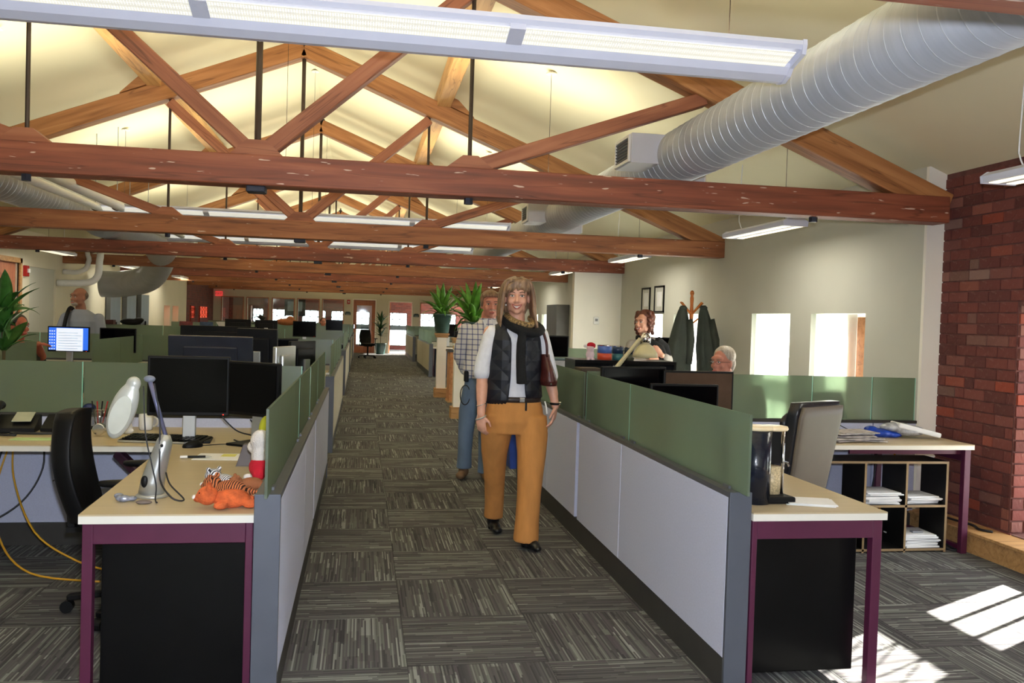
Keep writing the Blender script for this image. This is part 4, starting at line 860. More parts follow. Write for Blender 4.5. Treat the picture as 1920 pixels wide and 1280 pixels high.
def can(label, loc, c1, c2, r=.05, h=.10):
    t = thing('tin_can', label, 'can', loc, group='tins behind the right glass'); MB().lathe([(r,0),(r,h*.45)]).build('lower_label',mat('lbl%s'%label[:12],c2,.35),t,smooth=True); MB().lathe([(r,h*.45),(r,h)]).build('body',mat('bdy%s'%label[:12],c1,.3),t,smooth=True); MB().lathe([(r*1.03,h-.006),(r*1.03,h)]).build('rim',CHROME,t); return t
shb = thing('low_bookcase','black low bookcase behind the right glass carrying tins','bookcase',(2.05,6.55,0)); MB().box(-.42,.40,0,.34,1.165,1.19).build('top_board',BLACKL,shb)
for x in (-.42,-.02,.38): MB().box(x,x+.02,0,.34,0,1.165).build('upright',BLACKL,shb)
for z in (.02,.4,.78): MB().box(-.40,.38,0,.34,z,z+.02).build('shelf_board',BLACKL,shb)
MB().box(-.40,.38,.33,.335,.02,1.165).build('back_board',BLACKL,shb)
can('blue and white tin with an orange red lower band',(1.90,6.68,1.19),(90,120,190),(206,80,50),.058,.115); can('navy and teal tin beside the blue and white one',(2.02,6.72,1.19),(40,60,84),(60,110,110),.045,.11); can('dark tin half hidden behind the beige lamp arm',(2.12,6.74,1.19),(50,60,70),(90,90,70),.04,.10)
t = thing('pig_figure','pale pink plush figure with a red santa hat sitting on the bookcase top','soft toy',(1.76,6.60,1.19)); organic('body',MB().ell((0,0,.04),(.035,.03,.04),12).ell((0,-.005,.085),(.032,.03,.03),12).ell((-.02,-.02,.005),(.014,.02,.012),8).ell((.02,-.02,.005),(.014,.02,.012),8),mat('pale_pink_plush',(226,200,204),.9),t,.005); organic('hat',MB().ell((.005,0,.115),(.033,.03,.022),12).ell((.03,0,.11),(.014,.014,.02),8),PLR,t,.005); MB().ell((-.04,0,.105),.014,8).build('pompom',PLW,t)
t = thing('storage_box','dark brown box on the floor cabinet by the right glass','box',(1.66,6.30,.745)); MB().box(-.07,.09,-.1,.1,0,.40).build('box',mat('dark_brown_card',(66,52,38),.7),t,bevel=.004); MB().box(-.072,.092,-.102,.102,.36,.372).build('lid',mat('dark_brown_card2',(78,62,46),.7),t)
t = thing('waste_bin','light grey waste bin with a darker rim above the right glass','bin',(1.98,8.45,.741))
t2 = thing('recycling_bin','small blue recycling bin on the floor past the end of the right partition','bin',(1.60,8.62,0)); MB().rings([[(-.11,-.11,0),(.11,-.11,0),(.11,.11,0),(-.11,.11,0)],[(-.14,-.14,.38),(.14,-.14,.38),(.14,.14,.38),(-.14,.14,.38)],[(-.125,-.125,.38),(.125,-.125,.38),(.125,.125,.38),(-.125,.125,.38)],[(-.10,-.10,.02),(.10,-.10,.02),(.10,.10,.02),(-.10,.10,.02)]]).build('tub',mat('blue_tub',(40,70,150),.5),t2); MB().box(-.145,.145,-.145,-.13,.36,.385).build('rim',mat('blue_tub2',(60,90,170),.5),t2); MB().prism([(-.13,-.1),(.13,-.1),(.13,.1),(-.13,.1)],0,.36).build('body',mat('light_grey_plastic',(160,160,160),.5),t,bevel=.02); MB().prism([(-.135,-.105),(.135,-.105),(.135,.105),(-.135,.105)],.36,.385).build('lid',mat('grey_green_lid',(96,112,110),.4),t,bevel=.01)
simple_desk(1.72,2.5,8.2,9.1,'maple desk carrying the grey bin, behind the woman in the vest')
# ---- office chairs
def office_chair(label, loc, rz, m=BLACKP, high=False, group='black swivel chairs'):
    t = thing('office_chair', label, 'chair', loc, rz, group)
    for k in range(5):
        a = 2*PI*k/5+.3; c, s = math.cos(a), math.sin(a)
        ar = beam('base_arm',(.02*c,.02*s,.10),(.30*c,.30*s,.075),.04,.03,BLACKP,t)
        MB().cyl((.30*c-.02*s,.30*s+.02*c,.032),(.30*c+.02*s,.30*s-.02*c,.032),.03,n=14).build('caster',BLACKP,t)
    MB().cyl((0,0,.09),(0,0,.42),.028).build('gas_column',BLACKP,t); MB().box(-.12,.12,-.10,.10,.40,.44).build('mechanism',BLACKP,t)
    MB().loft([(0,0,.43,.20,.20),(0,0,.445,.25,.25),(0,0,.50,.25,.25),(0,0,.515,.22,.22)],28).build('seat',m,t,smooth=True)
    R = []; hh = 1.10 if high else .98; wd = .25 if high else .215
    for k in range(15):
        f = k/14; z = .47+f*(hh-.47); y = .24+.06*math.sin(f*2.4)+(.10*f if high else .03*f); w2 = wd*(.82+.18*math.sin(PI*min(1,f*1.1)))*(1 if f < .93 else .86); th = .035 if not high else .05
        R.append([(w2*math.copysign(abs(math.cos(a))**.35,math.cos(a)), y+(.06 if not high else .03)*math.cos(a)**2*-1+th*math.copysign(abs(math.sin(a))**.6,math.sin(a)), z) for a in [2*PI*i/24 for i in range(24)]])
    MB().rings(R).build('backrest',m,t,smooth=True)
    for s in (-1,1):
        MB().tube(smooth_path([(.20*s,.05,.43),(.28*s,.05,.47),(.285*s,.04,.60),(.28*s,.02,.665)]),.016,8).build('arm_post',BLACKP,t,smooth=True); MB().loft([(.28*s,-.02,.665,.035,.12),(.28*s,-.02,.675,.045,.135),(.28*s,-.02,.69,.043,.13)],20).build('armrest',BLACKP,t,smooth=True)
    MB().box(-.04,.04,.08,.30,.40,.425).build('back_bracket',BLACKP,t); MB().obox((0,.29,.52),(.06,.03,.24),(-.1,0,0)).build('back_spine',BLACKP,t)
    return t
c0 = office_chair('black high backed swivel chair turned sideways at the left corner desk',(-1.07,4.50,0),PI/2+.06)
def dupc(label, loc, rz): return dup(c0, loc, rz, label)
c1 = dupc('black swivel chair rolled out in front of the far glazed door',(.22,30.4,0),.4)
dupc('black chair top showing over the right divider in front of the bright window',(3.72,6.75,0),2.9)
dupc('black chair behind the wide monitors left of the aisle glass',(-1.6,7.5,0),.3); dupc('black chair back at the third row divider',(-1.35,17.3,0),0)
hc = thing('executive_chair','black leather executive chair with a taupe back, right foreground','chair',(2.29,4.62,0),.52)
for k in range(5):
    a = 2*PI*k/5; c, s = math.cos(a), math.sin(a); beam('base_arm',(.02*c,.02*s,.10),(.30*c,.30*s,.075),.045,.03,BLACKP,hc); MB().cyl((.30*c-.02*s,.30*s+.02*c,.032),(.30*c+.02*s,.30*s-.02*c,.032),.03,n=14).build('caster',BLACKP,hc)
MB().cyl((0,0,.09),(0,0,.42),.03).build('gas_column',BLACKP,hc); MB().loft([(0,0,.40,.24,.24),(0,0,.43,.27,.27),(0,0,.50,.27,.27),(0,0,.53,.22,.22)],28).build('seat',LEATHER,hc,smooth=True)
def slab(y0, th, w, z0, z1, lean, n=10, ex=.3):
    R = []
    for k in range(n+1):
        f = k/n; z = z0+f*(z1-z0); y = y0-lean*f; e = 1 if 0 < k < n else .93
        R.append([(e*w*(.80+.20*f)*math.copysign(abs(math.cos(a))**ex,math.cos(a)), y+th*e*math.copysign(abs(math.sin(a))**ex,math.sin(a)), z) for a in [2*PI*i/28 for i in range(28)]])
    return MB().rings(R)
slab(-.235,.016,.205,.46,1.07,.10).build('back_shell',TAUPE,hc,smooth=True)
cu = slab(-.19,.040,.215,.46,1.09,.10); cu.build('back_cushion',LEATHER,hc,smooth=True)
for z, y in ((.62,-.165),(.80,-.195),(.97,-.225)): MB().ell((0,y+.02,z),(.19,.05,.075),16).build('cushion_roll',LEATHER,hc,smooth=True)
for s in (-1,1): MB().tube(smooth_path([(.24*s,-.08,.48),(.29*s,-.09,.55),(.29*s,-.06,.66),(.28*s,.05,.70),(.27*s,.16,.66),(.25*s,.17,.52)]),.016,10).build('arm_loop',LEATHER,hc,smooth=True)
# ---- coat rack, coats, frames
cr_ = thing('coat_rack','turned orange wooden coat rack against the grey wall','coat rack',(3.83,9.8,0))
MB().lathe([(.02,.05),(.025,.2),(.018,.3),(.026,.6),(.018,.9),(.022,1.2),(.016,1.4),(.024,1.62),(.018,1.72),(.022,1.80),(.014,1.83),(.026,1.86),(.018,1.885),(.004,1.895)]).build('pole',W_RACK,cr_,smooth=True)
for k in range(4): a = PI/2*k+.35; MB().cyl((.015*math.cos(a),.015*math.sin(a),1.62),(.17*math.cos(a),.17*math.sin(a),1.75),.011).build('peg',W_RACK,cr_); MB().tube([(.02*math.cos(a),.02*math.sin(a),.12),(.15*math.cos(a),.15*math.sin(a),.05),(.25*math.cos(a),.25*math.sin(a),.015)],.014).build('foot',W_RACK,cr_)
for k in range(3): a = 2.1*k+1.2; MB().cyl((.012*math.cos(a),.012*math.sin(a),1.50),(.09*math.cos(a),.09*math.sin(a),1.56),.009).build('lower_peg',W_RACK,cr_)
COAT = mat('dark_green_coat',(50,56,48),.85,var=.2,scale=(6,6,6))
def coat(label, loc, w, h, lean):
    t = thing('coat', label, 'coat', loc, group='dark coats on the rack'); R = []
    for k in range(14):
        f = k/13; z = -h*f; ww = .025+w*min(1,f*1.6)**.7; n = 32
        R.append([(lean*f+ww*math.cos(a), (.04+.05*f)*math.sin(a)+(.018*f*math.sin(7*a+2*f)), z) for a in [2*PI*i/n for i in range(n)]])
    MB().rings(R).build('coat_body',COAT,t,smooth=True); MB().tube([(lean*.2+w*.6,-.04,-.16),(lean*.5+w*.8,-.06,-.4),(lean*.7+w*.75,-.05,-.68)],[.04,.05,.045],10).build('sleeve',COAT,t,smooth=True)
    MB().ell((0,-.01,-.03),(.05,.04,.03),10).build('collar',COAT,t,smooth=True); return t
coat('dark green coat hanging on the left of the rack',(3.70,9.74,1.71),.13,.82,-.04); coat('dark green coat hanging on the right of the rack',(3.95,9.74,1.72),.11,.80,.10)
for k,(a,b,z0,z1,l) in enumerate(((12.30,12.68,1.66,2.02,'left'),(11.70,12.10,1.65,2.03,'right'))):
    t = thing('picture_frame','thin black framed certificate on the grey wall, %s one of two'%l,'picture',(XG,(a+b)/2,(z0+z1)/2),group='framed certificates'); w_, h_ = (b-a)/2, (z1-z0)/2; f = MB()
    for q in ((-w_,w_,-h_,-h_+.022),(-w_,w_,h_-.022,h_),(-w_,-w_+.022,-h_,h_),(w_-.022,w_,-h_,h_)): f.box(-.02,-.001,*q)
    f.build('frame',BLACKP,t); MB().box(-.008,-.002,-w_+.02,w_-.02,-h_+.02,h_-.02).build('mat_board',mat('mat_board',(206,206,198),.7),t); MB().box(-.010,-.008,-w_*.5,w_*.5,-h_*.55,h_*.55).build('certificate',PAPER,t)
t = thing('wall_cabinet','tall dark grey cabinet against the far right grey wall','cabinet',(4.0,17.85,.98)); MB().box(-.1,.16,-.5,.5,0,.84).build('body',mat('dark_taupe_metal',(70,68,62),.5),t,bevel=.004); MB().box(-.105,-.1,-.49,-.005,.01,.83).build('cabinet_door',mat('dark_taupe_metal2',(78,76,70),.5),t)
# ---- half height pillars, pine chest, plants
def pillar(x, y, label):
    t = thing('plant_pillar', label, 'pillar', (x,y,0), group='cream half height pillars'); MB().box(-.085,.085,-.085,.085,.16,1.15).build('shaft',WHITEW,t); MB().box(-.12,.12,-.12,.12,0,.17).build('base',W_OAK,t,bevel=.006); MB().box(-.13,.13,-.13,.13,1.15,1.19).build('cap',W_OAK,t,bevel=.006); MB().box(-.11,.11,-.11,.11,1.11,1.15).build('cap_moulding',W_OAK,t)
    return t
pillar(1.47,16.2,'cream half height pillar with oak cap, farther one with the smaller plant'); pillar(1.44,12.85,'cream half height pillar with oak cap, nearer one beside the man in the checked shirt')
t = thing('half_wall','cream half wall running right from the nearer pillar','half wall',(1.53,12.85,0)); MB().box(0,1.4,-.06,.06,.0,1.12).build('panel',WHITEW,t); MB().box(0,1.4,-.08,.08,1.12,1.15).build('cap',W_OAK,t)
ch = thing('pine_chest','orange pine chest of drawers between the two pillars','chest of drawers',(1.85,15.4,0)); MB().box(-.32,.6,-.25,.25,.03,.88).build('carcass',W_PINE,ch); MB().box(-.35,.63,-.27,.27,.88,.92).build('top',mat('dark_slate_top',(56,54,56),.4),ch,bevel=.004)
for k in range(4): o = MB().box(-.30,.58,-.262,-.25,.06+.2*k,.24+.2*k).build('drawer',W_PINE,ch,bevel=.003); MB().ell((-.1,-.275,.15+.2*k),.014,8).build('knob',BLACKP,o)
MB().box(-.34,.62,-.25,.25,0,.03).build('plinth',W_OAK,ch)
t = thing('coffee_maker','black coffee maker on the pine chest','coffee maker',(1.70,15.3,.92)); MB().box(-.09,.09,-.1,.1,0,.03).build('base',BLACKP,t); MB().box(-.09,.09,.02,.1,.03,.30).build('tank',BLACKP,t,bevel=.01); MB().box(-.09,.09,-.1,.1,.24,.33).build('filter_head',BLACKP,t,bevel=.01); MB().lathe([(.06,.035),(.07,.10),(.045,.17)]).build('carafe',mat('dark_glass',(40,34,30),.1),t,smooth=True)
t = thing('carton','small white and yellow carton on the pine chest','carton',(1.62,15.18,.92)); MB().box(-.04,.04,-.03,.03,0,.16).build('box',PAPER,t); MB().box(-.041,.041,-.031,.031,.02,.08).build('yellow_band',YELLOWC,t)
def leaf_mesh(L, W, curve, m):
    mb = MB(); n = 8; R = []
    for k in range(n+1):
        f = k/n; x = L*f*math.cos(curve*f*.6); z = L*(math.sin(f*1.2)*.35-curve*.55*f*f); w = W*math.sin(PI*min(1,.08+.92*f))**.8*(1-.25*f)
        R.append([(x,-w,z+.14*w),(x,-w*.5,z+.02*w),(x,0,z-.12*w),(x,w*.5,z+.02*w),(x,w,z+.14*w),(x,w*.5,z+.02*w+.002),(x,0,z-.12*w+.002),(x,-w*.5,z+.02*w+.002)])
    o = mb.rings(R).build('leaf', m, None, smooth=True); me = o.data; bpy.data.objects.remove(o, do_unlink=True); return me
def plant(label, loc, n, L, W, m, spread=1.0, stem=0, up=.6, pot=None, cat='plant', whorls=1):
    t = thing('potted_plant', label, cat, loc); ms = [leaf_mesh(L*s, W*s, c, m) for s, c in ((1,.5),(.85,.9),(1.05,.2),(.7,1.2))]
    pr, ph = pot or (.14,.25)
    MB().lathe([(pr*.68,0),(pr*.72,.01),(pr,ph-.03),(pr*1.06,ph-.03),(pr*1.06,ph),(pr*.9,ph),(pr*.88,ph-.04),(0,ph-.04)],n=28).build('pot',POTG,t,smooth=True); MB().lathe([(pr*.87,ph-.045),(pr*.8,ph-.03),(0,ph-.03)],n=20).build('soil',SOIL,t)
    tops = []
    if stem:
        for k in range(whorls): h = ph+stem*(k+1)/whorls; tops.append((0.02*math.cos(k*2.5)*(k>0),.02*math.sin(k*2.5)*(k>0),h))
        MB().tube([(0,0,ph-.03)]+tops,.012,8).build('stem',mat('brown_stem',(96,84,54),.8),t,smooth=True)
    else: tops = [(0,0,ph-.03)]
    for i in range(n):
        o = bpy.data.objects.new('leaf', ms[i%4]); COL.objects.link(o); o.parent = t; b = tops[i % len(tops)]; az = i*2.399+random.uniform(-.2,.2); el = up*(1-i/n*.9)+random.uniform(-.12,.12)
        o.location = b; o.rotation_euler = Euler((random.uniform(-.25,.25), -el*1.15*spread, az))
    return t
random.seed(11)
plant('leafy green plant in a teal pot on the farther pillar',(1.47,16.2,1.19),30,.60,.06,LEAF,up=.95,pot=(.17,.36))
plant('largest leafy plant in a dark pot on the nearer pillar behind the man',(1.62,12.85,1.19),38,.62,.06,LEAF,up=.95,pot=(.17,.24))
plant('tall corn plant in a green pot standing by the far glazed door',(.72,33.75,0),40,.46,.05,LEAFD,up=1.0,pot=(.22,.42),stem=.78,whorls=3)
plant('big glossy leaved plant at the left edge in front of the seated person',(-2.83,7.6,.741),34,.36,.058,mat('mid_green_leaf',(54,104,40),.4,var=.35,scale=(12,12,12)),up=1.0,pot=(.12,.22),stem=.44,whorls=3)
simple_desk(-2.97,-2.2,7.25,8.0,'maple desk carrying the big plant at the left edge')
# small things on far dividers
for k,(x,y,w_,h_,c,l) in enumerate(((-3.55,18.75,.26,.10,(120,44,48),'dark red'),(-3.15,18.75,.26,.10,(60,84,120),'blue'))):
    t = thing('postcard', l+' landscape card propped on the third cross divider','card',(x,y,1.139)); MB().box(-w_/2,w_/2,-.004,.004,0,h_).build('card',mat(l+'_print',c,.5,var=.6,scale=(9,9,9)),t)
t = thing('paper_tray','open white box on the third cross divider left of the far monitors','tray',(-2.75,18.75,1.139)); MB().rings([[(-.13,-.08,0),(.13,-.08,0),(.13,.08,0),(-.13,.08,0)],[(-.2,-.1,.11),(.2,-.1,.11),(.2,.1,.11),(-.2,.1,.11)]]).build('tray',PAPER,t)
t = thing('dark_bag','dark rumpled bag on the third divider in front of the steel cabinets','bag',(-4.6,18.7,1.139)); organic('bag',MB().ell((0,0,.06),(.22,.1,.07),10).ell((.15,0,.1),(.1,.08,.05),10),BLACKP,t,.02,1)
t = thing('dark_box','small dark box on the divider behind the man with the strap','box',(-5.05,18.75,1.139)); MB().box(-.12,.12,-.1,.1,0,.09).build('box',mat('dark_red_card',(70,34,32),.7),t)
t = thing('tan_bag','tan cloth bag lying on the fourth divider near the far windows','bag',(-2.1,25.4,1.139)); organic('bag',MB().ell((0,0,.08),(.32,.12,.10),12).ell((.1,0,.18),(.1,.08,.07),10),mat('tan_cloth',(150,92,58),.9),t,.02,2)
t = thing('desk_fan','dark desk lamp with a bent arm on the fourth divider','desk lamp',(-2.95,25.3,1.139)); MB().lathe([(.1,0),(.1,.02),(.02,.03)]).build('base',BLACKP,t); MB().tube([(0,0,.02),(-.1,0,.16),(.12,0,.22)],.012).build('arm',BLACKP,t); MB().cyl((.1,0,.23),(.25,0,.12),.05,.09).build('shade',BLACKP,t)
t = thing('water_dispenser','dark wall mounted screen in the far office, seen through the third window','screen',(-2.75,37.2,1.35)); MB().box(-.42,.42,-.05,.05,0,.75).build('cabinet',BLACKP,t,bevel=.01); MB().box(-.3,.3,-.06,-.05,.2,.6).build('pale_panel',GREYP,t); MB().box(-.05,.05,0,.05,-1.3,0).build('post',BLACKP,t); MB().box(-.3,.3,-.2,.2,-1.35,-1.3).build('foot',BLACKP,t)
t = thing('rust_cabinet','rust red cabinet in the far office behind the first window','cabinet',(-5.0,36.5,0)); MB().box(-.1,.6,-.25,.25,0,1.72).build('body',mat('rust_paint',(130,52,24),.6),t); MB().box(.24,.25,-.255,-.25,.05,1.68).build('door_gap',BLACKP,t)
t = thing('desk_gadget','round black speaker on the corner of the third left partition','speaker',(-.36,16.4,.825)); MB().box(-.12,.04,-.04,.04,0,.12).build('case',GREYP,t,bevel=.01); MB().cyl((0,-.045,.06),(0,-.038,.06),.04).build('cone',BLACKP,t)
t = thing('speaker_box','small grey box on the second left partition top','box',(-.33,9.7,.822)); MB().box(-.045,.0,-.02,.05,0,.02).build('case',WHITEP,t,bevel=.004)
t = thing('small_clock','small white clock and figurine below the lit blue monitor','ornament',(-3.05,10.55,.741)); MB().box(-.03,.03,-.02,.02,0,.10).build('body',WHITEP,t,bevel=.006); MB().ell((0,-.02,.07),(.02,.008,.02),8).build('red_detail',REDP,t)
t = thing('desk_camera','small round webcam beside the lit blue monitor','webcam',(-3.62,10.5,.741)); MB().lathe([(.05,0),(.04,.02),(.015,.05)]).build('base',GREYP,t); MB().ell((0,0,.08),.04,10).build('head',GREYP,t,smooth=True)
# ================================================================ PEOPLE
SKIN = mat('skin',(220,164,138),.5,var=.06,scale=(30,30,30)); SKIN_R = mat('ruddy_skin',(198,130,108),.5,var=.1,scale=(30,30,30))
LIP = mat('lip_pink',(170,84,80),.4); TEETH = mat('teeth',(236,230,220),.3); EYEW = mat('eye_white',(226,222,218),.3); IRIS = mat('iris',(60,52,48),.2)
def hairmat(name, c1, c2, c3=None):
    return mat(name, c1, .45, scale=(60,60,4), ramp=[(.3,c1),(.55,c2),(.75,c3 or c2)], bump=.4, bscale=80, detail=5)
def cap_(mb, p0, p1, r0, r1, n=14):
    """tapered limb segment with round ends"""
    p0, p1 = Vector(p0), Vector(p1); mb.tube([p0+(p1-p0)*k/4 for k in range(5)], [r0+(r1-r0)*k/4 for k in range(5)], n); mb.ell(p0, r0, 12); mb.ell(p1, r1, 12); return mb
def limb(mb, pts, rs):
    for i in range(len(pts)-1): cap_(mb, pts[i], pts[i+1], rs[i], rs[i+1])
def head_bm(mb, c, s=1.0, yaw=0, male=False):
    """head facing -Y before yaw; c = centre of the skull at eye level"""
    M = Matrix.Rotation(yaw, 4, 'Z'); C = Vector(c)
    def e(p, r, n=16): mb.ell(C+M @ (Vector(p)*s), tuple(q*s for q in r), n, M)
    e((0,.018,.028),(.073,.090,.088),20); e((0,-.012,-.02),(.066,.078,.075),18); e((0,-.030,-.070),(.047 if male else .043,.052,.040),16)
    e((0,-.066,-.094),(.020,.018,.015),10); e((0,-.072,.030),(.056,.022,.028),12)
    for k in (-1,1): e((.036*k,-.066,-.028),(.022,.020,.022),10); e((.076*k,.012,-.012),(.008,.020,.030),10); e((.046*k,-.015,-.070),(.016 if male else .010,.03,.024),10)
    mb.tube([C+M @ (Vector(p)*s) for p in ((0,-.086,.016),(0,-.098,-.008),(0,-.108,-.030),(0,-.096,-.040))], [.008*s,.010*s,.0135*s,.010*s], 8)
    for k in (-1,1): e((.012*k,-.095,-.034),(.008,.010,.007),8)
    e((0,-.088,-.064),(.026,.014,.012),10)
def face_kids(t, c, s=1.0, yaw=0, smile=True, glasses=False, browm=None, eyes_open=True):
    M = Matrix.Translation(c) @ Matrix.Rotation(yaw,4,'Z') @ Matrix.Scale(s,4)
    f = lambda p: M @ Vector(p); R = Matrix.Rotation(yaw,4,'Z')
    for k in (-1,1):
        MB().ell(f((.031*k,-.0855,.004)),(.0140*s,.009*s,.0070*s if eyes_open else .003*s),12,R).build('eye',EYEW,t,smooth=True)
        MB().ell(f((.031*k,-.0925,.004)),(.0058*s,.0030*s,.0056*s),10,R).build('iris',IRIS,t,smooth=True)
        MB().tube([f((.016*k,-.0905,.008)),f((.031*k,-.0945,.013)),f((.047*k,-.088,.007))],[.0012*s,.0022*s,.0012*s],6).build('eyelid',browm or IRIS,t,smooth=True)
        MB().tube([f((.014*k,-.096,.024)),f((.032*k,-.097,.030)),f((.050*k,-.086,.024))],[.0022*s,.0034*s,.0018*s],6).build('eyebrow',browm or IRIS,t,smooth=True)
    if smile:
        MB().rings([[f((x,-.103-.0+.010*abs(x/.026)**2,-.060+.008*(x/.026)**2-.0*h+h)) for x in [-.028+.007*i for i in range(9)]]+[f((x,-.100+.010*abs(x/.028)**2,-.0735+.020*(x/.028)**2+h)) for x in [.028-.007*i for i in range(9)]] for h in (0,.0005)]).build('teeth',TEETH,t)
        for z0,z1,r in ((-.0580,.009,.0026),(-.0755,.022,.0034)): MB().tube([f((x,-.1035+.012*(x/.028)**2,z0+z1*(x/.028)**2)) for x in [-.032+.008*i for i in range(9)]],[.0008*s]+[r*s]*7+[.0008*s],8).build('lip',LIP,t,smooth=True)
    else: MB().ell(f((0,-.100,-.066)),(.024*s,.006*s,.0055*s),12,R).build('lip',LIP,t,smooth=True)
    if glasses:
        g = MB()
        for k in (-1,1):
            g.tube([f((.033*k+.021*math.cos(a),-.104,.002+.015*math.sin(a))) for a in [2*PI*i/14 for i in range(15)]],.0012*s,5); g.tube([f((.054*k,-.103,.006)),f((.078*k,.0,.004))],.0014*s,5)
        g.tube([f((-.012,-.105,.004)),f((.012,-.105,.004))],.0014*s,5); g.build('glasses',STEELR,t)
def hand(mb, w, d, palm, thumb, L=.175, curl=.35):
    """hand from wrist w along d; palm = normal on the palm side; thumb = side direction of the thumb"""
    w, d, pn, th = Vector(w), Vector(d).normalized(), Vector(palm).normalized(), Vector(thumb).normalized(); k = L/.175
    c = w+d*.045*k; Mx = Matrix((th, pn, d)).transposed()
    mb.ell(c, (.036*k,.015*k,.05*k), 14, Mx.to_4x4())
    base = w+d*.080*k
    for i,(o,l) in enumerate(((.027,.068),(.009,.078),(-.009,.073),(-.026,.056))):
        p = base+th*o*k-d*(.004*abs(i-1))*k; q = p+(d+pn*curl).normalized()*l*.45*k; r = q+(d+pn*curl*2.4).normalized()*l*.32*k; e = r+(d+pn*curl*4).normalized()*l*.28*k
        limb(mb, [p-d*.02*k,q,r,e], [.0085*k,.0078*k,.0070*k,.0060*k])
    p = w+d*.022*k+th*.026*k; q = p+(d*.7+th*.75+pn*.3).normalized()*.036*k; r = q+(d+th*.18+pn*.45).normalized()*.034*k; limb(mb,[p,q,r],[.012*k,.0095*k,.0070*k])
def person(label, loc, rotz=0): return thing('person', label, 'person', loc, rotz)
# ---------------- woman in the vest, walking towards the camera  (local frame: x, y, z = world minus (1.02,5.6,0))
P = person('smiling woman in a black quilted vest and tan corduroy trousers, walking up the aisle', (1.02,5.6,0))
b = MB(); hc_ = (-.030,.0,1.632); head_bm(b, hc_, 1.02, -.16)
limb(b, [(-.025,.03,1.56),(-.022,.035,1.44)], [.052,.060])
b.loft([(-.025,.03,.80,.15,.10),(-.025,.03,.95,.15,.10),(-.025,.03,1.1,.125,.09),(-.025,.03,1.3,.155,.10),(-.025,.03,1.40,.14,.08),(-.025,.03,1.46,.06,.06)])
aL = [(-.195,.03,1.395),(-.238,.03,1.115),(-.245,-.02,.865)]; aR = [(.140,.03,1.39),(.215,.05,1.12),(.250,.0,.925)]
limb(b, aL, [.045,.040,.026]); limb(b, aR, [.045,.038,.026])
limb(b, [(-.238,.02,1.05),(-.242,.0,.96)], [.041,.034]); limb(b, [(.222,.04,1.07),(.238,.02,1.0)], [.039,.033])
hand(b, (-.245,-.022,.865), (0,-.05,-1), (.5,.6,0), (.75,-.5,0), .175, .55); hand(b, (.250,0,.925), (-.10,-.08,-1), (-.9,-.1,0), (-.35,-.9,0), .18, .40)
legR = [(-.115,.03,.86),(-.105,.20,.46),(-.075,.42,.09)]; legL = [(.085,.02,.86),(.085,-.03,.50),(.065,-.06,.08)]
limb(b, legR, [.075,.038,.030]); limb(b, legL, [.080,.042,.032])
organic('body', b, SKIN, P, .0055, 3)
HB = hairmat('light_brown_hair',(84,62,46),(142,110,82),(178,148,116)); face_kids(P, hc_, 1.02, -.16, True, browm=mat('brow_brown',(110,78,56),.7))
# hair of many overlapping locks
h = MB(); C = Vector(hc_); h.ell(C+Vector((0,.032,.044)),(.093,.094,.087),20); h.ell(C+Vector((0,.058,-.03)),(.092,.060,.12),16)
for s in (-1,1):
    for k in range(14):
        f = k/13; top = C+Vector((.014*s+.010, -.060+.11*f, .128-.03*(1-f)**2)); zend = (-.165-.035*math.sin(k*1.7)) if s < 0 else (-.215-.04*math.sin(k*2.1)); w1 = 1.0+.06*math.sin(k*3.1)
        pts = [top, C+Vector((s*.066,-.064+.115*f,.098)), C+Vector((s*.094*w1,-.060+.115*f,.035)), C+Vector((s*.104*w1,-.058+.11*f,-.04)), C+Vector((s*.110*w1,-.064+.105*f,-.11)), C+Vector((s*(.112 if s<0 else .135),-.070+.09*f,zend))]
        h.tube(smooth_path(pts,4),[.015]*15+[.014,.013,.011,.009,.007,.003],8)
for k in range(11):       # fringe swept down from the parting
    f = k/10; x1 = .060-.135*f; lift = .010*math.sin(k*2.3)
    pts = [C+Vector((.022,-.050,.124)), C+Vector((.022+.45*(x1-.022),-.094,.100)), C+Vector((x1,-.098+3.4*(x1)**2,.060+lift)), C+Vector((x1*1.14-.006,-.091+4.2*(x1)**2,.046+lift-.06*abs(f-.5)))]
    h.tube(smooth_path(pts,4),[.012]*8+[.011,.009,.007,.005,.002],8)
organic('hair', h, HB, P, .0045, 2)
MB().ell(C+Vector((-.078,-.045,-.055)),.006,8).build('earring',mat('pearl',(230,228,224),.2),P)
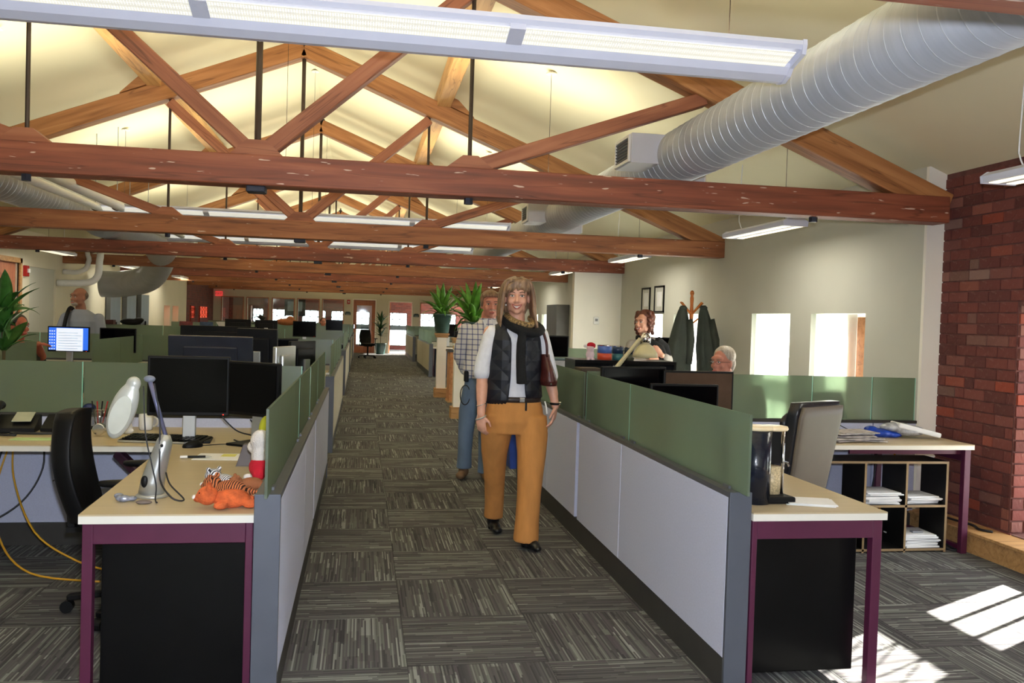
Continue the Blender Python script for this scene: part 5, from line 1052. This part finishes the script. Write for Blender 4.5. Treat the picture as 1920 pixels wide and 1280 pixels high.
# clothes
WHT = mat('white_knit',(228,228,234),.85,var=.04,scale=(40,40,40),bump=.3,bscale=150)
b = MB(); b.loft([(-.025,.03,.93,.155,.108),(-.025,.03,1.05,.148,.105),(-.025,.03,1.2,.160,.112),(-.025,.03,1.36,.172,.105),(-.025,.03,1.43,.12,.085),(-.025,.03,1.475,.070,.066)],20)
limb(b, [(-.180,.03,1.385),(-.232,.03,1.20),(-.240,.03,1.135)], [.060,.056,.058]); limb(b, [(.135,.03,1.385),(.188,.04,1.23),(.222,.05,1.12)], [.060,.054,.052])
organic('white_shirt', b, WHT, P, .007, 3)
def quilt():
    M = mat('navy_quilted_cloth',(14,17,28),.55,var=.15); nt = M.node_tree; N = nt.nodes; L = nt.links; b = N['Principled BSDF']; tc = N.new('ShaderNodeTexCoord'); mp = N.new('ShaderNodeMapping'); mp.inputs['Rotation'].default_value = (0,.785,0); mp.inputs['Scale'].default_value = (22,.01,22); L.new(tc.outputs['Object'],mp.inputs[0])
    sp = N.new('ShaderNodeSeparateXYZ'); L.new(mp.outputs[0],sp.inputs[0]); o = []
    for i in (0,2):
        a = N.new('ShaderNodeMath'); a.operation='PINGPONG'; a.inputs[1].default_value=1; L.new(sp.outputs[i],a.inputs[0]); o.append(a.outputs[0])
    m_ = N.new('ShaderNodeMath'); m_.operation='MINIMUM'; L.new(o[0],m_.inputs[0]); L.new(o[1],m_.inputs[1]); bp = N.new('ShaderNodeBump'); bp.inputs['Strength'].default_value=.8; bp.inputs['Distance'].default_value=.012; L.new(m_.outputs[0],bp.inputs['Height']); L.new(bp.outputs[0],b.inputs['Normal']); return M
QU = quilt()
def vest_side(s):
    R = []; x0 = -.025; n = 18
    prof = [(.915 if s<0 else .965,.195,.135),(1.0,.188,.130),(1.10,.178,.125),(1.20,.180,.128),(1.30,.182,.125),(1.37,.178,.118),(1.41,.172,.105),(1.445,.145,.090),(1.475,.085,.078)]
    for z,rx,ry in prof:
        gap = .30 if z < 1.05 else .25
        if z > 1.4: gap = .5
        ang = [(-PI/2+gap*s*0+ s*(gap+(PI-gap)*i/n)) for i in range(n+1)]
        o_ = [(x0+rx*math.cos(a), .03+ry*math.sin(a), z) for a in ang]; i_ = [(x0+(rx-.014)*math.cos(a), .03+(ry-.014)*math.sin(a), z) for a in reversed(ang)]
        R.append(o_+i_)
    o = MB().rings(R).build('vest_side',QU,P,smooth=True); md = o.modifiers.new('s','SUBSURF'); md.levels = 1; md.render_levels = 1
vest_side(-1); vest_side(1)
BK = mat('black_knit',(10,10,12),.9,bump=.3,bscale=200)
sc_ = MB(); sc_.tube(smooth_path([(-.085,.09,1.50),(-.105,.0,1.475),(-.06,-.085,1.435),(.02,-.115,1.405),(.09,-.09,1.405),(.135,-.02,1.425),(.12,.08,1.46)],5),[.022+.010*math.sin(PI*i/30) for i in range(31)],12)
sc_.tube([(.0,-.110,1.42),(-.015,-.118,1.33),(-.015,-.118,1.25),(-.008,-.118,1.15),(-.002,-.118,1.075)],[.030,.030,.031,.034,.035],12)
organic('black_scarf', sc_, BK, P, .007, 3)
organic('leopard_scarf', MB().tube(smooth_path([(-.075,.07,1.515),(-.088,-.0,1.505),(-.06,-.075,1.475),(.0,-.098,1.455),(.05,-.085,1.452),(.075,-.03,1.47),(.07,.05,1.50)],4),.022,10), mat('leopard_cloth',(120,96,60),.8,ramp=[(.35,(40,30,22)),(.5,(128,102,62)),(.7,(170,140,92))],scale=(70,70,70)), P, .006, 2)
CORD = mat('tan_corduroy',(196,134,70),.85,var=.12,scale=(14,14,5),bump=.2,bscale=260)
b = MB(); b.loft([(-.018,.03,.74,.16,.10),(-.018,.03,.82,.195,.122),(-.018,.03,.90,.190,.120),(-.020,.03,.965,.172,.112)],24)
def legt(P_):
    b.rings([[(x+rx*math.cos(a), y+ry*math.sin(a), z) for a in [2*PI*i/20 for i in range(20)]] for x,y,z,rx,ry in P_])
legt([(-.110,.04,.86,.105,.11),(-.125,.08,.74,.105,.112),(-.125,.14,.60,.088,.098),(-.110,.21,.47,.075,.084),(-.092,.30,.33,.069,.078),(-.080,.37,.20,.066,.080),(-.075,.42,.095,.066,.084)])
legt([(.090,.03,.86,.108,.112),(.098,.01,.74,.108,.112),(.098,-.01,.60,.095,.10),(.090,-.03,.49,.086,.090),(.082,-.045,.34,.078,.086),(.074,-.055,.19,.078,.090),(.068,-.06,.052,.083,.098)])
organic('corduroy_trousers', b, CORD, P, .0075, 3)
MB().loft([(-.020,.03,.950,.176,.116),(-.020,.03,.985,.174,.114)],28).build('belt',mat('dark_brown_belt',(40,26,22),.5),P,smooth=True); MB().obox((.01,-.088,.968),(.035,.01,.03)).build('buckle',CHROME,P,bevel=.003)
MB().box(.03,.042,-.094,-.088,.90,.955).build('belt_end',BLACKP,P)
MB().tube([(.165,-.06,.96),(.175,-.07,.92),(.18,-.07,.88)],.005,6).build('pocket_cord',PAPER,P)
BT = mat('black_boot',(16,16,18),.3,bump=.1)
organic('shoe', MB().ell((-.075,.43,.075),(.045,.06,.06),14).ell((-.070,.36,.045),(.040,.075,.035),14).ell((-.065,.30,.032),(.036,.045,.024),12).box(-.105,-.045,.44,.49,0.004,.05), BT, P, .006, 3)
organic('shoe', MB().ell((.075,-.06,.065),(.045,.06,.055),14).ell((.100,-.12,.040),(.040,.07,.032),14,Matrix.Rotation(.35,4,'Z')).ell((.118,-.165,.028),(.032,.045,.022),12,Matrix.Rotation(.35,4,'Z')).box(.045,.105,-.06,-.01,.003,.045), BT, P, .006, 3)
MB().tube([(-.245+.031*math.cos(a),-.02+.031*math.sin(a),.93+.01*math.cos(a)) for a in [2*PI*k/16 for k in range(17)]],.003,6).build('bangle',CHROME,P,smooth=True)
MB().tube([(-.245+.032*math.cos(a),-.02+.030*math.sin(a),.845+.014*math.cos(a)) for a in [2*PI*k/16 for k in range(17)]],.005,6).build('bracelet',SILVER,P,smooth=True)
MB().tube([(.249+.031*math.cos(a),.0+.031*math.sin(a),.94) for a in [2*PI*k/16 for k in range(17)]],.008,8).build('watch_strap',BLACKP,P,smooth=True); MB().cyl((.27,-.02,.94),(.282,-.028,.94),.014).build('watch_case',CHROME,P)
bgx = thing('handbag','dark brown leather handbag tucked under the arm of the woman in the vest','handbag',(1.215,5.60,1.06))
organic('bag_body', MB().loft([(.0,.0,.0,.056,.09),(.0,.0,.03,.060,.10),(-.008,0,.10,.045,.085),(-.022,0,.17,.032,.05),(-.026,0,.205,.030,.04)],20), mat('dark_brown_leather',(74,30,26),.35,var=.25,scale=(20,20,20),bump=.3,bscale=60), bgx, .006, 2)
MB().tube(smooth_path([(-.02,-.04,.19),(-.03,-.05,.28),(-.06,-.0,.385),(-.04,.06,.28),(-.02,.04,.19)]),.009,8).build('strap',mat('dark_brown_leather2',(70,30,26),.4),bgx,smooth=True); MB().cyl((.0,-.09,.015),(0,-.10,.015),.006).build('stud',CHROME,bgx)
# ---------------- man behind
def plaid():
    M = mat('checked_shirt_cloth',(222,218,214),.85,var=.02); nt = M.node_tree; N = nt.nodes; L = nt.links; b = N['Principled BSDF']; tc = N.new('ShaderNodeTexCoord'); sp = N.new('ShaderNodeSeparateXYZ'); L.new(tc.outputs['Object'],sp.inputs[0]); o = []
    for i in (0,2):
        a = N.new('ShaderNodeMath'); a.operation='MULTIPLY'; a.inputs[1].default_value=21; L.new(sp.outputs[i],a.inputs[0]); f = N.new('ShaderNodeMath'); f.operation='FRACT'; L.new(a.outputs[0],f.inputs[0]); g = N.new('ShaderNodeMath'); g.operation='LESS_THAN'; g.inputs[1].default_value=.2; L.new(f.outputs[0],g.inputs[0]); o.append(g.outputs[0])
    s_ = N.new('ShaderNodeMath'); s_.operation='ADD'; L.new(o[0],s_.inputs[0]); L.new(o[1],s_.inputs[1]); cr = N.new('ShaderNodeValToRGB'); e = cr.color_ramp.elements; e[0].color = rgb(222,218,214); e[1].position=1; e[1].color = rgb(84,88,124); q = e.new(.5); q.color = rgb(136,138,164)
    d_ = N.new('ShaderNodeMath'); d_.operation='MULTIPLY'; d_.inputs[1].default_value=.5; L.new(s_.outputs[0],d_.inputs[0]); L.new(d_.outputs[0],cr.inputs[0]); L.new(cr.outputs[0],b.inputs['Base Color']); return M
P = person('man with grey brown hair in a checked shirt and faded jeans walking behind the woman', (1.14,8.0,0))
b = MB(); hc_ = (.030,.0,1.613); head_bm(b, hc_, 1.10, -.02, True); limb(b, [(.02,.035,1.52),(.015,.04,1.42)], [.068,.078])
b.loft([(.0,.03,.85,.16,.11),(0,.03,1.1,.17,.12),(0,.03,1.3,.19,.12),(0,.03,1.42,.14,.09),(0,.03,1.46,.06,.06)])
aL = [(-.195,.03,1.375),(-.225,.12,1.12),(-.14,.20,.96)]; aR = [(.195,.03,1.375),(.235,.12,1.12),(.16,.20,.96)]
limb(b, aL, [.055,.045,.032]); limb(b, aR, [.055,.045,.032]); hand(b,(-.14,.20,.96),(.6,.2,-.5),(.2,-.9,0),(.2,0,1),.19,.3); hand(b,(.16,.20,.96),(-.6,.2,-.5),(-.2,-.9,0),(-.2,0,1),.19,.3)
limb(b, [(-.10,.03,.85),(-.16,.05,.45),(-.17,.05,.08)], [.09,.06,.045]); limb(b, [(.07,.03,.85),(.02,.02,.45),(.02,-.02,.08)], [.09,.06,.045])
organic('body', b, SKIN_R, P, .007, 3); face_kids(P, hc_, 1.10, -.02, False, browm=mat('brow_grey',(110,88,72),.8), eyes_open=False)
h = MB(); C = Vector(hc_); h.ell(C+Vector((0,.040,.056)),(.096,.096,.088),18); h.ell(C+Vector((-.080,.02,.02)),(.014,.05,.05),10); h.ell(C+Vector((.080,.02,.02)),(.014,.05,.05),10)
for k in range(9): f = k/8-.5; h.tube(smooth_path([C+Vector((f*.11,.02,.132-.1*f*f)),C+Vector((f*.14,-.055,.112-.14*f*f)),C+Vector((f*.15,-.088+.12*f*f,.075-.02*abs(f)))],4),[.015]*6+[.012,.009,.005],8)
organic('hair', h, hairmat('grey_brown_hair',(92,66,46),(132,98,70),(160,132,104)), P, .006, 2)
MB().tube([C+Vector((-.03,-.108,-.052)),C+Vector((0.01,-.118,-.046)),C+Vector((.05,-.098,-.052))],[.003,.006,.003],8).build('moustache',mat('grey_moustache',(170,150,134),.9),P,smooth=True)
b = MB(); b.loft([(-.01,.03,.93,.185,.13),(-.01,.03,1.0,.200,.145),(0,.03,1.15,.185,.14),(0,.03,1.3,.205,.13),(0,.03,1.40,.175,.10),(.01,.03,1.46,.085,.08),(.012,.03,1.49,.080,.078)],22)
limb(b, [(-.185,.03,1.37),(-.232,.10,1.14)], [.072,.066]); limb(b, [(-.232,.10,1.14),(-.17,.18,1.0)], [.066,.052]); limb(b, [(.185,.03,1.37),(.245,.12,1.13)], [.072,.062]); limb(b, [(.245,.12,1.13),(.19,.18,1.0)], [.062,.052])
organic('checked_shirt', b, plaid(), P, .008, 3)
for s in (-1,1): MB().prism([(0,0),(.055*s,-.01),(.03*s,-.075)],-.010,.0,'y').build('collar',mat('collar_white',(224,222,220),.8),P,loc=(.012+.012*s,-.078,1.485))
DEN = mat('faded_denim',(104,124,150),.9,var=.25,scale=(5,5,3),bump=.2,bscale=300)
b = MB(); b.loft([(-.02,.03,.74,.15,.11),(-.02,.03,.84,.175,.125),(-.01,.03,.96,.168,.12)],22); legt([(-.105,.03,.84,.10,.11),(-.145,.04,.62,.088,.095),(-.16,.05,.42,.072,.08),(-.165,.05,.22,.066,.075),(-.168,.05,.09,.072,.085)]); legt([(.065,.03,.84,.10,.11),(.04,.02,.62,.088,.095),(.025,.02,.42,.072,.08),(.02,-.02,.22,.066,.075),(.02,-.03,.06,.070,.085)])
organic('jeans', b, DEN, P, .008, 3); SH = mat('tan_suede',(124,96,70),.9,var=.15)
organic('shoe', MB().ell((-.17,.05,.06),(.05,.06,.055),12).ell((-.205,-.05,.04),(.045,.09,.036),12,Matrix.Rotation(-.35,4,'Z')), SH, P, .008, 3); organic('shoe', MB().ell((.02,-.02,.06),(.05,.06,.055),12).ell((.02,-.13,.04),(.045,.09,.036),12), SH, P, .008, 3)
MB().tube([(-.19+.045*math.sin(a),-.06,.87-.09+.09*math.cos(a)) for a in [2*PI*k/18 for k in range(19)]],.005,6).build('key_loop',BLACKC,P,smooth=True); MB().box(-.20,-.16,-.06,.02,.90,1.0).build('belt_pouch',BLACKP,P,bevel=.008)
# ---------------- laughing woman on the right
P = person('laughing woman with curly auburn hair and a light cardigan, arms folded, beside the coat rack', (2.96,8.8,0), 0)
b = MB(); hc_ = (-.045,0,1.495); head_bm(b, hc_, 1.0, -.95); limb(b, [(-.03,.03,1.43),(-.01,.04,1.33)], [.05,.058])
b.loft([(0,.03,.7,.15,.11),(0,.03,.9,.16,.11),(0,.03,1.1,.15,.11),(0,.03,1.25,.17,.11),(0,.03,1.32,.10,.07)]); limb(b, [(-.10,.03,.75),(-.09,.03,.4),(-.09,.02,.06)], [.09,.06,.04]); limb(b, [(.10,.03,.75),(.09,.03,.4),(.09,.02,.06)], [.09,.06,.04])
limb(b, [(-.17,.0,1.27),(-.23,-.06,1.10),(-.05,-.20,1.09)], [.045,.04,.03]); limb(b, [(.16,.0,1.27),(.20,-.08,1.12),(.10,-.19,1.16)], [.045,.04,.03])
hand(b,(-.05,-.20,1.10),(1,0,.05),(0,1,0),(0,0,1),.17,.2); hand(b,(.10,-.19,1.16),(-.6,-.02,.75),(0,1,0),(-.6,0,-.6),.16,.3); organic('body', b, SKIN, P, .007, 3); face_kids(P, hc_, 1.0, -.95, True, browm=mat('brow_auburn',(90,50,34),.8))
h = MB(); C = Vector(hc_); h.ell(C+Vector((.028,.030,.056)),(.096,.096,.088),16); h.ell(C+Vector((.045,.035,-.03)),(.075,.075,.09),14)
random.seed(5)
for k in range(90): a = .62+random.uniform(-2.05,2.05); z = random.uniform(-.125,.10); r = .090-.3*max(0,z-.05); h.ell(C+Vector((.015+r*math.cos(a),.012+r*math.sin(a),z+.01)),random.uniform(.018,.028),8)
organic('hair', h, hairmat('auburn_hair',(70,34,24),(104,56,38)), P, .006, 1)
b = MB(); b.loft([(0,.03,.78,.175,.125),(0,.03,1.0,.165,.125),(0,.03,1.2,.175,.125),(0,.03,1.29,.16,.10),(0,.03,1.35,.07,.065)],20); limb(b,[(-.165,.0,1.255),(-.235,-.06,1.09),(-.10,-.185,1.09)],[.062,.056,.045]); limb(b,[(.155,.0,1.255),(.205,-.08,1.11),(.14,-.17,1.14)],[.062,.056,.045])
organic('cardigan', b, mat('heather_cardigan',(160,154,146),.9,var=.1,scale=(50,50,50)), P, .008, 3); organic('black_scarf', MB().tube(smooth_path([(-.10,.03,1.34),(-.04,-.09,1.30),(.05,-.11,1.25),(.10,-.13,1.15),(.11,-.13,1.02)],4),[.03]*4+[.055]*5+[.075]*8,12).tube([(.08,-.06,1.32),(.17,-.05,1.24),(.20,-.08,1.14)],[.05,.06,.05],12), BK, P, .008, 2)
organic('skirt', MB().loft([(0,.03,.35,.19,.16),(0,.03,.6,.19,.15),(0,.03,.80,.165,.125)],20), mat('charcoal_wool',(52,50,54),.9), P, .01, 2)
for s in (-1,1): organic('shoe', MB().ell((.09*s,-.03,.035),(.04,.10,.035),12), BT, P, .008, 2)
# ---------------- seated man, right
P = person('seated man with grey hair and glasses, only his head top showing over the black monitors', (3.0,6.9,0), -1.0)
b = MB(); hc_ = (-.02,0,1.18); head_bm(b, hc_, 1.05, 0, True); limb(b, [(0,.02,1.1),(.0,.03,1.0)], [.06,.065]); b.loft([(0,.05,.50,.17,.13),(0,.04,.75,.18,.12),(0,.03,.93,.19,.12),(0,.03,1.02,.08,.07)])
limb(b,[(-.19,.02,.93),(-.22,-.05,.72),(-.12,-.25,.76)],[.055,.045,.032]); limb(b,[(.19,.02,.93),(.22,-.05,.72),(.12,-.25,.76)],[.055,.045,.032]); hand(b,(-.12,-.25,.77),(0,-1,-.05),(0,0,-1),(1,0,0),.18,.2); hand(b,(.12,-.25,.77),(0,-1,-.05),(0,0,-1),(-1,0,0),.18,.2)
for s in (-1,1): limb(b,[(.10*s,.03,.53),(.11*s,-.40,.52),(.11*s,-.40,.08)],[.085,.06,.045])
organic('body', b, SKIN_R, P, .009, 3); face_kids(P, hc_, 1.05, 0, False, True, browm=mat('brow_light',(150,130,110),.8))
h = MB(); C = Vector(hc_); h.ell(C+Vector((0,.038,.055)),(.094,.094,.088),16); h.ell(C+Vector((0,.06,-.01)),(.088,.066,.09),12); organic('hair', h, hairmat('grey_hair',(150,138,120),(190,180,164)), P, .007, 1)
organic('shirt', MB().loft([(0,.05,.50,.19,.15),(0,.04,.75,.195,.14),(0,.03,.92,.21,.135),(0,.03,1.0,.10,.09)],20).tube([(-.19,.02,.91),(-.225,-.05,.72)],.065,12).tube([(.19,.02,.91),(.225,-.05,.72)],.065,12), mat('dark_blue_cotton',(50,56,78),.9), P, .01, 2)
organic('trousers', MB().tube([(-.10,.08,.53),(-.11,-.42,.53)],.09,12).tube([(-.11,-.42,.55),(-.11,-.42,.08)],.075,12).tube([(.10,.08,.53),(.11,-.42,.53)],.09,12).tube([(.11,-.42,.55),(.11,-.42,.08)],.075,12), mat('grey_wool',(70,70,74),.9), P, .012, 2)
for s in (-1,1): organic('shoe', MB().ell((.11*s,-.47,.04),(.045,.12,.04),12), BT, P, .01, 2)
dupc('black office chair under the seated grey haired man',(3.06,6.94,0),-1.0)
# ---------------- man far left with shoulder strap
P = person('bald man with a grey beard, grey shirt and a black shoulder strap standing far left', (-3.74,12.5,0), .0)
b = MB(); hc_ = (.0,0,1.60); head_bm(b, hc_, 1.10, -.55, True); limb(b, [(.01,.03,1.5),(.02,.04,1.40)], [.062,.070])
b.loft([(.04,.03,.85,.17,.12),(.04,.03,1.1,.18,.13),(.04,.03,1.3,.20,.13),(.04,.03,1.40,.12,.09)]); limb(b,[(-.17,.03,1.33),(-.23,.0,1.08),(-.20,-.1,.85)],[.055,.045,.032]); limb(b,[(.25,.03,1.33),(.29,.0,1.08),(.28,-.1,.85)],[.055,.045,.032])
hand(b,(-.20,-.1,.85),(0,-.1,-1),(1,0,0),(0,-1,0),.18,.4); hand(b,(.28,-.1,.85),(0,-.1,-1),(-1,0,0),(0,-1,0),.18,.4); limb(b,[(-.06,.03,.85),(-.07,.03,.45),(-.07,.03,.06)],[.09,.06,.045]); limb(b,[(.14,.03,.85),(.15,.03,.45),(.15,.03,.06)],[.09,.06,.045])
organic('body', b, mat('tan_skin',(150,98,74),.55,var=.08), P, .009, 3); face_kids(P, hc_, 1.10, -.55, False, browm=mat('brow_dark',(60,48,40),.8)); C = Vector(hc_); Mr = Matrix.Rotation(-.55,4,'Z')
organic('beard', MB().ell(C+Mr@Vector((0,-.065,-.088)),(.045,.045,.030),12,Mr).ell(C+Mr@Vector((0,-.108,-.055)),(.030,.012,.008),10,Mr), mat('grey_beard',(150,140,130),.9), P, .006, 1)
organic('cropped_hair', MB().ell(C+Mr@Vector((0,.05,.025)),(.087,.075,.07),14,Mr), mat('cropped_grey_hair',(96,80,68),.9), P, .008, 1)
GS = mat('grey_blue_shirt',(136,140,150),.9,var=.06,scale=(5,5,5)); b = MB(); b.loft([(.04,.03,.90,.19,.14),(.04,.03,1.1,.195,.145),(.04,.03,1.28,.215,.14),(.03,.03,1.38,.17,.11),(.02,.03,1.44,.085,.08)],20); limb(b,[(-.165,.03,1.32),(-.235,.0,1.10)],[.075,.07]); limb(b,[(.245,.03,1.32),(.295,.0,1.10)],[.075,.07]); organic('grey_shirt', b, GS, P, .01, 3)
MB().tube(smooth_path([(-.10,.16,1.40),(-.11,.03,1.46),(-.12,-.09,1.36),(-.15,-.125,1.15),(-.19,-.10,.95)],4),.026,8).build('shoulder_strap',BLACKP,P,smooth=True)
b = MB(); b.loft([(.04,.03,.80,.17,.13),(.04,.03,.94,.18,.135)],20); legt([(-.05,.03,.86,.10,.11),(-.065,.03,.45,.08,.085),(-.07,.03,.06,.075,.09)]); legt([(.13,.03,.86,.10,.11),(.145,.03,.45,.08,.085),(.15,.03,.06,.075,.09)]); organic('trousers', b, mat('navy_cotton',(40,44,60),.9), P, .01, 2)
for x in (-.07,.15): organic('shoe', MB().ell((x,-.04,.04),(.045,.12,.04),12), BT, P, .01, 2)
# ---------------- person behind the plant, and a distant one
def seated(label, loc, skin, hairm, shirt, yaw, point=False, vox=.010):
    P = person(label, loc, yaw); b = MB(); hc_ = (0,0,1.20); head_bm(b, hc_, 1.05, 0, True); limb(b,[(0,.02,1.1),(0,.03,1.0)],[.06,.065]); b.loft([(0,.05,.50,.17,.13),(0,.04,.75,.18,.12),(0,.03,.93,.19,.12),(0,.03,1.02,.08,.07)])
    e = (.10,-.17,1.02) if point else (.12,-.25,.77); limb(b,[(.19,.02,.93),(.24,-.02,.88) if point else (.22,-.05,.72),e],[.055,.045,.032]); limb(b,[(-.19,.02,.93),(-.22,-.05,.72),(-.12,-.25,.76)],[.055,.045,.032])
    hand(b,e,(.3,-1,.1) if point else (0,-1,0),(0,0,-1),(0,-1,0),.18,.3); hand(b,(-.12,-.25,.77),(0,-1,0),(0,0,-1),(1,0,0),.18,.3)
    for s in (-1,1): limb(b,[(.10*s,.03,.53),(.11*s,-.40,.52),(.11*s,-.40,.08)],[.085,.06,.045])
    organic('body', b, skin, P, vox, 2); face_kids(P, hc_, 1.05, 0, False); C = Vector(hc_); organic('hair', MB().ell(C+Vector((0,.035,.045)),(.096,.094,.092),14).ell(C+Vector((0,.055,-.02)),(.090,.07,.09),12), hairm, P, .008, 1)
    organic('shirt', MB().loft([(0,.05,.50,.19,.15),(0,.04,.75,.195,.14),(0,.03,.92,.21,.135),(0,.03,1.0,.10,.09)],20).tube([(-.19,.02,.91),(-.225,-.05,.72)],.065,12).tube([(.19,.02,.91),(.24,-.02,.88) if point else (.225,-.05,.72)],.065,12), shirt, P, .012, 2)
    organic('trousers', MB().tube([(-.10,.08,.53),(-.11,-.42,.53)],.09,12).tube([(-.11,-.42,.55),(-.11,-.42,.06)],.075,12).tube([(.10,.08,.53),(.11,-.42,.53)],.09,12).tube([(.11,-.42,.55),(.11,-.42,.06)],.075,12), mat('dark_wool',(44,44,50),.9), P, .014, 1)
    for s in (-1,1): organic('shoe', MB().ell((.11*s,-.47,.04),(.045,.12,.04),10), BT, P, .012, 1)
    return P
seated('dark haired person half hidden by the plant leaves, pointing at the lit blue screen', (-3.54,9.9,.05), mat('warm_skin',(176,92,66),.55), hairmat('black_hair',(14,12,12),(28,24,22)), mat('olive_cloth',(72,70,54),.9), .9, True)
seated('distant seated person with brown hair and an orange top, seen above the far divider', (-1.12,26.2,.04), SKIN_R, hairmat('brown_hair',(70,38,24),(100,56,36)), mat('orange_cloth',(206,130,40),.9), .2, False, .014)
dupc('black office chair under the dark haired person behind the plant',(-3.58,9.98,0),0); dupc('black office chair under the distant person in orange',(-1.12,26.28,0),0)
for o in bpy.data.objects:
    if 'group' in o and not o.get('group'): del o['group']
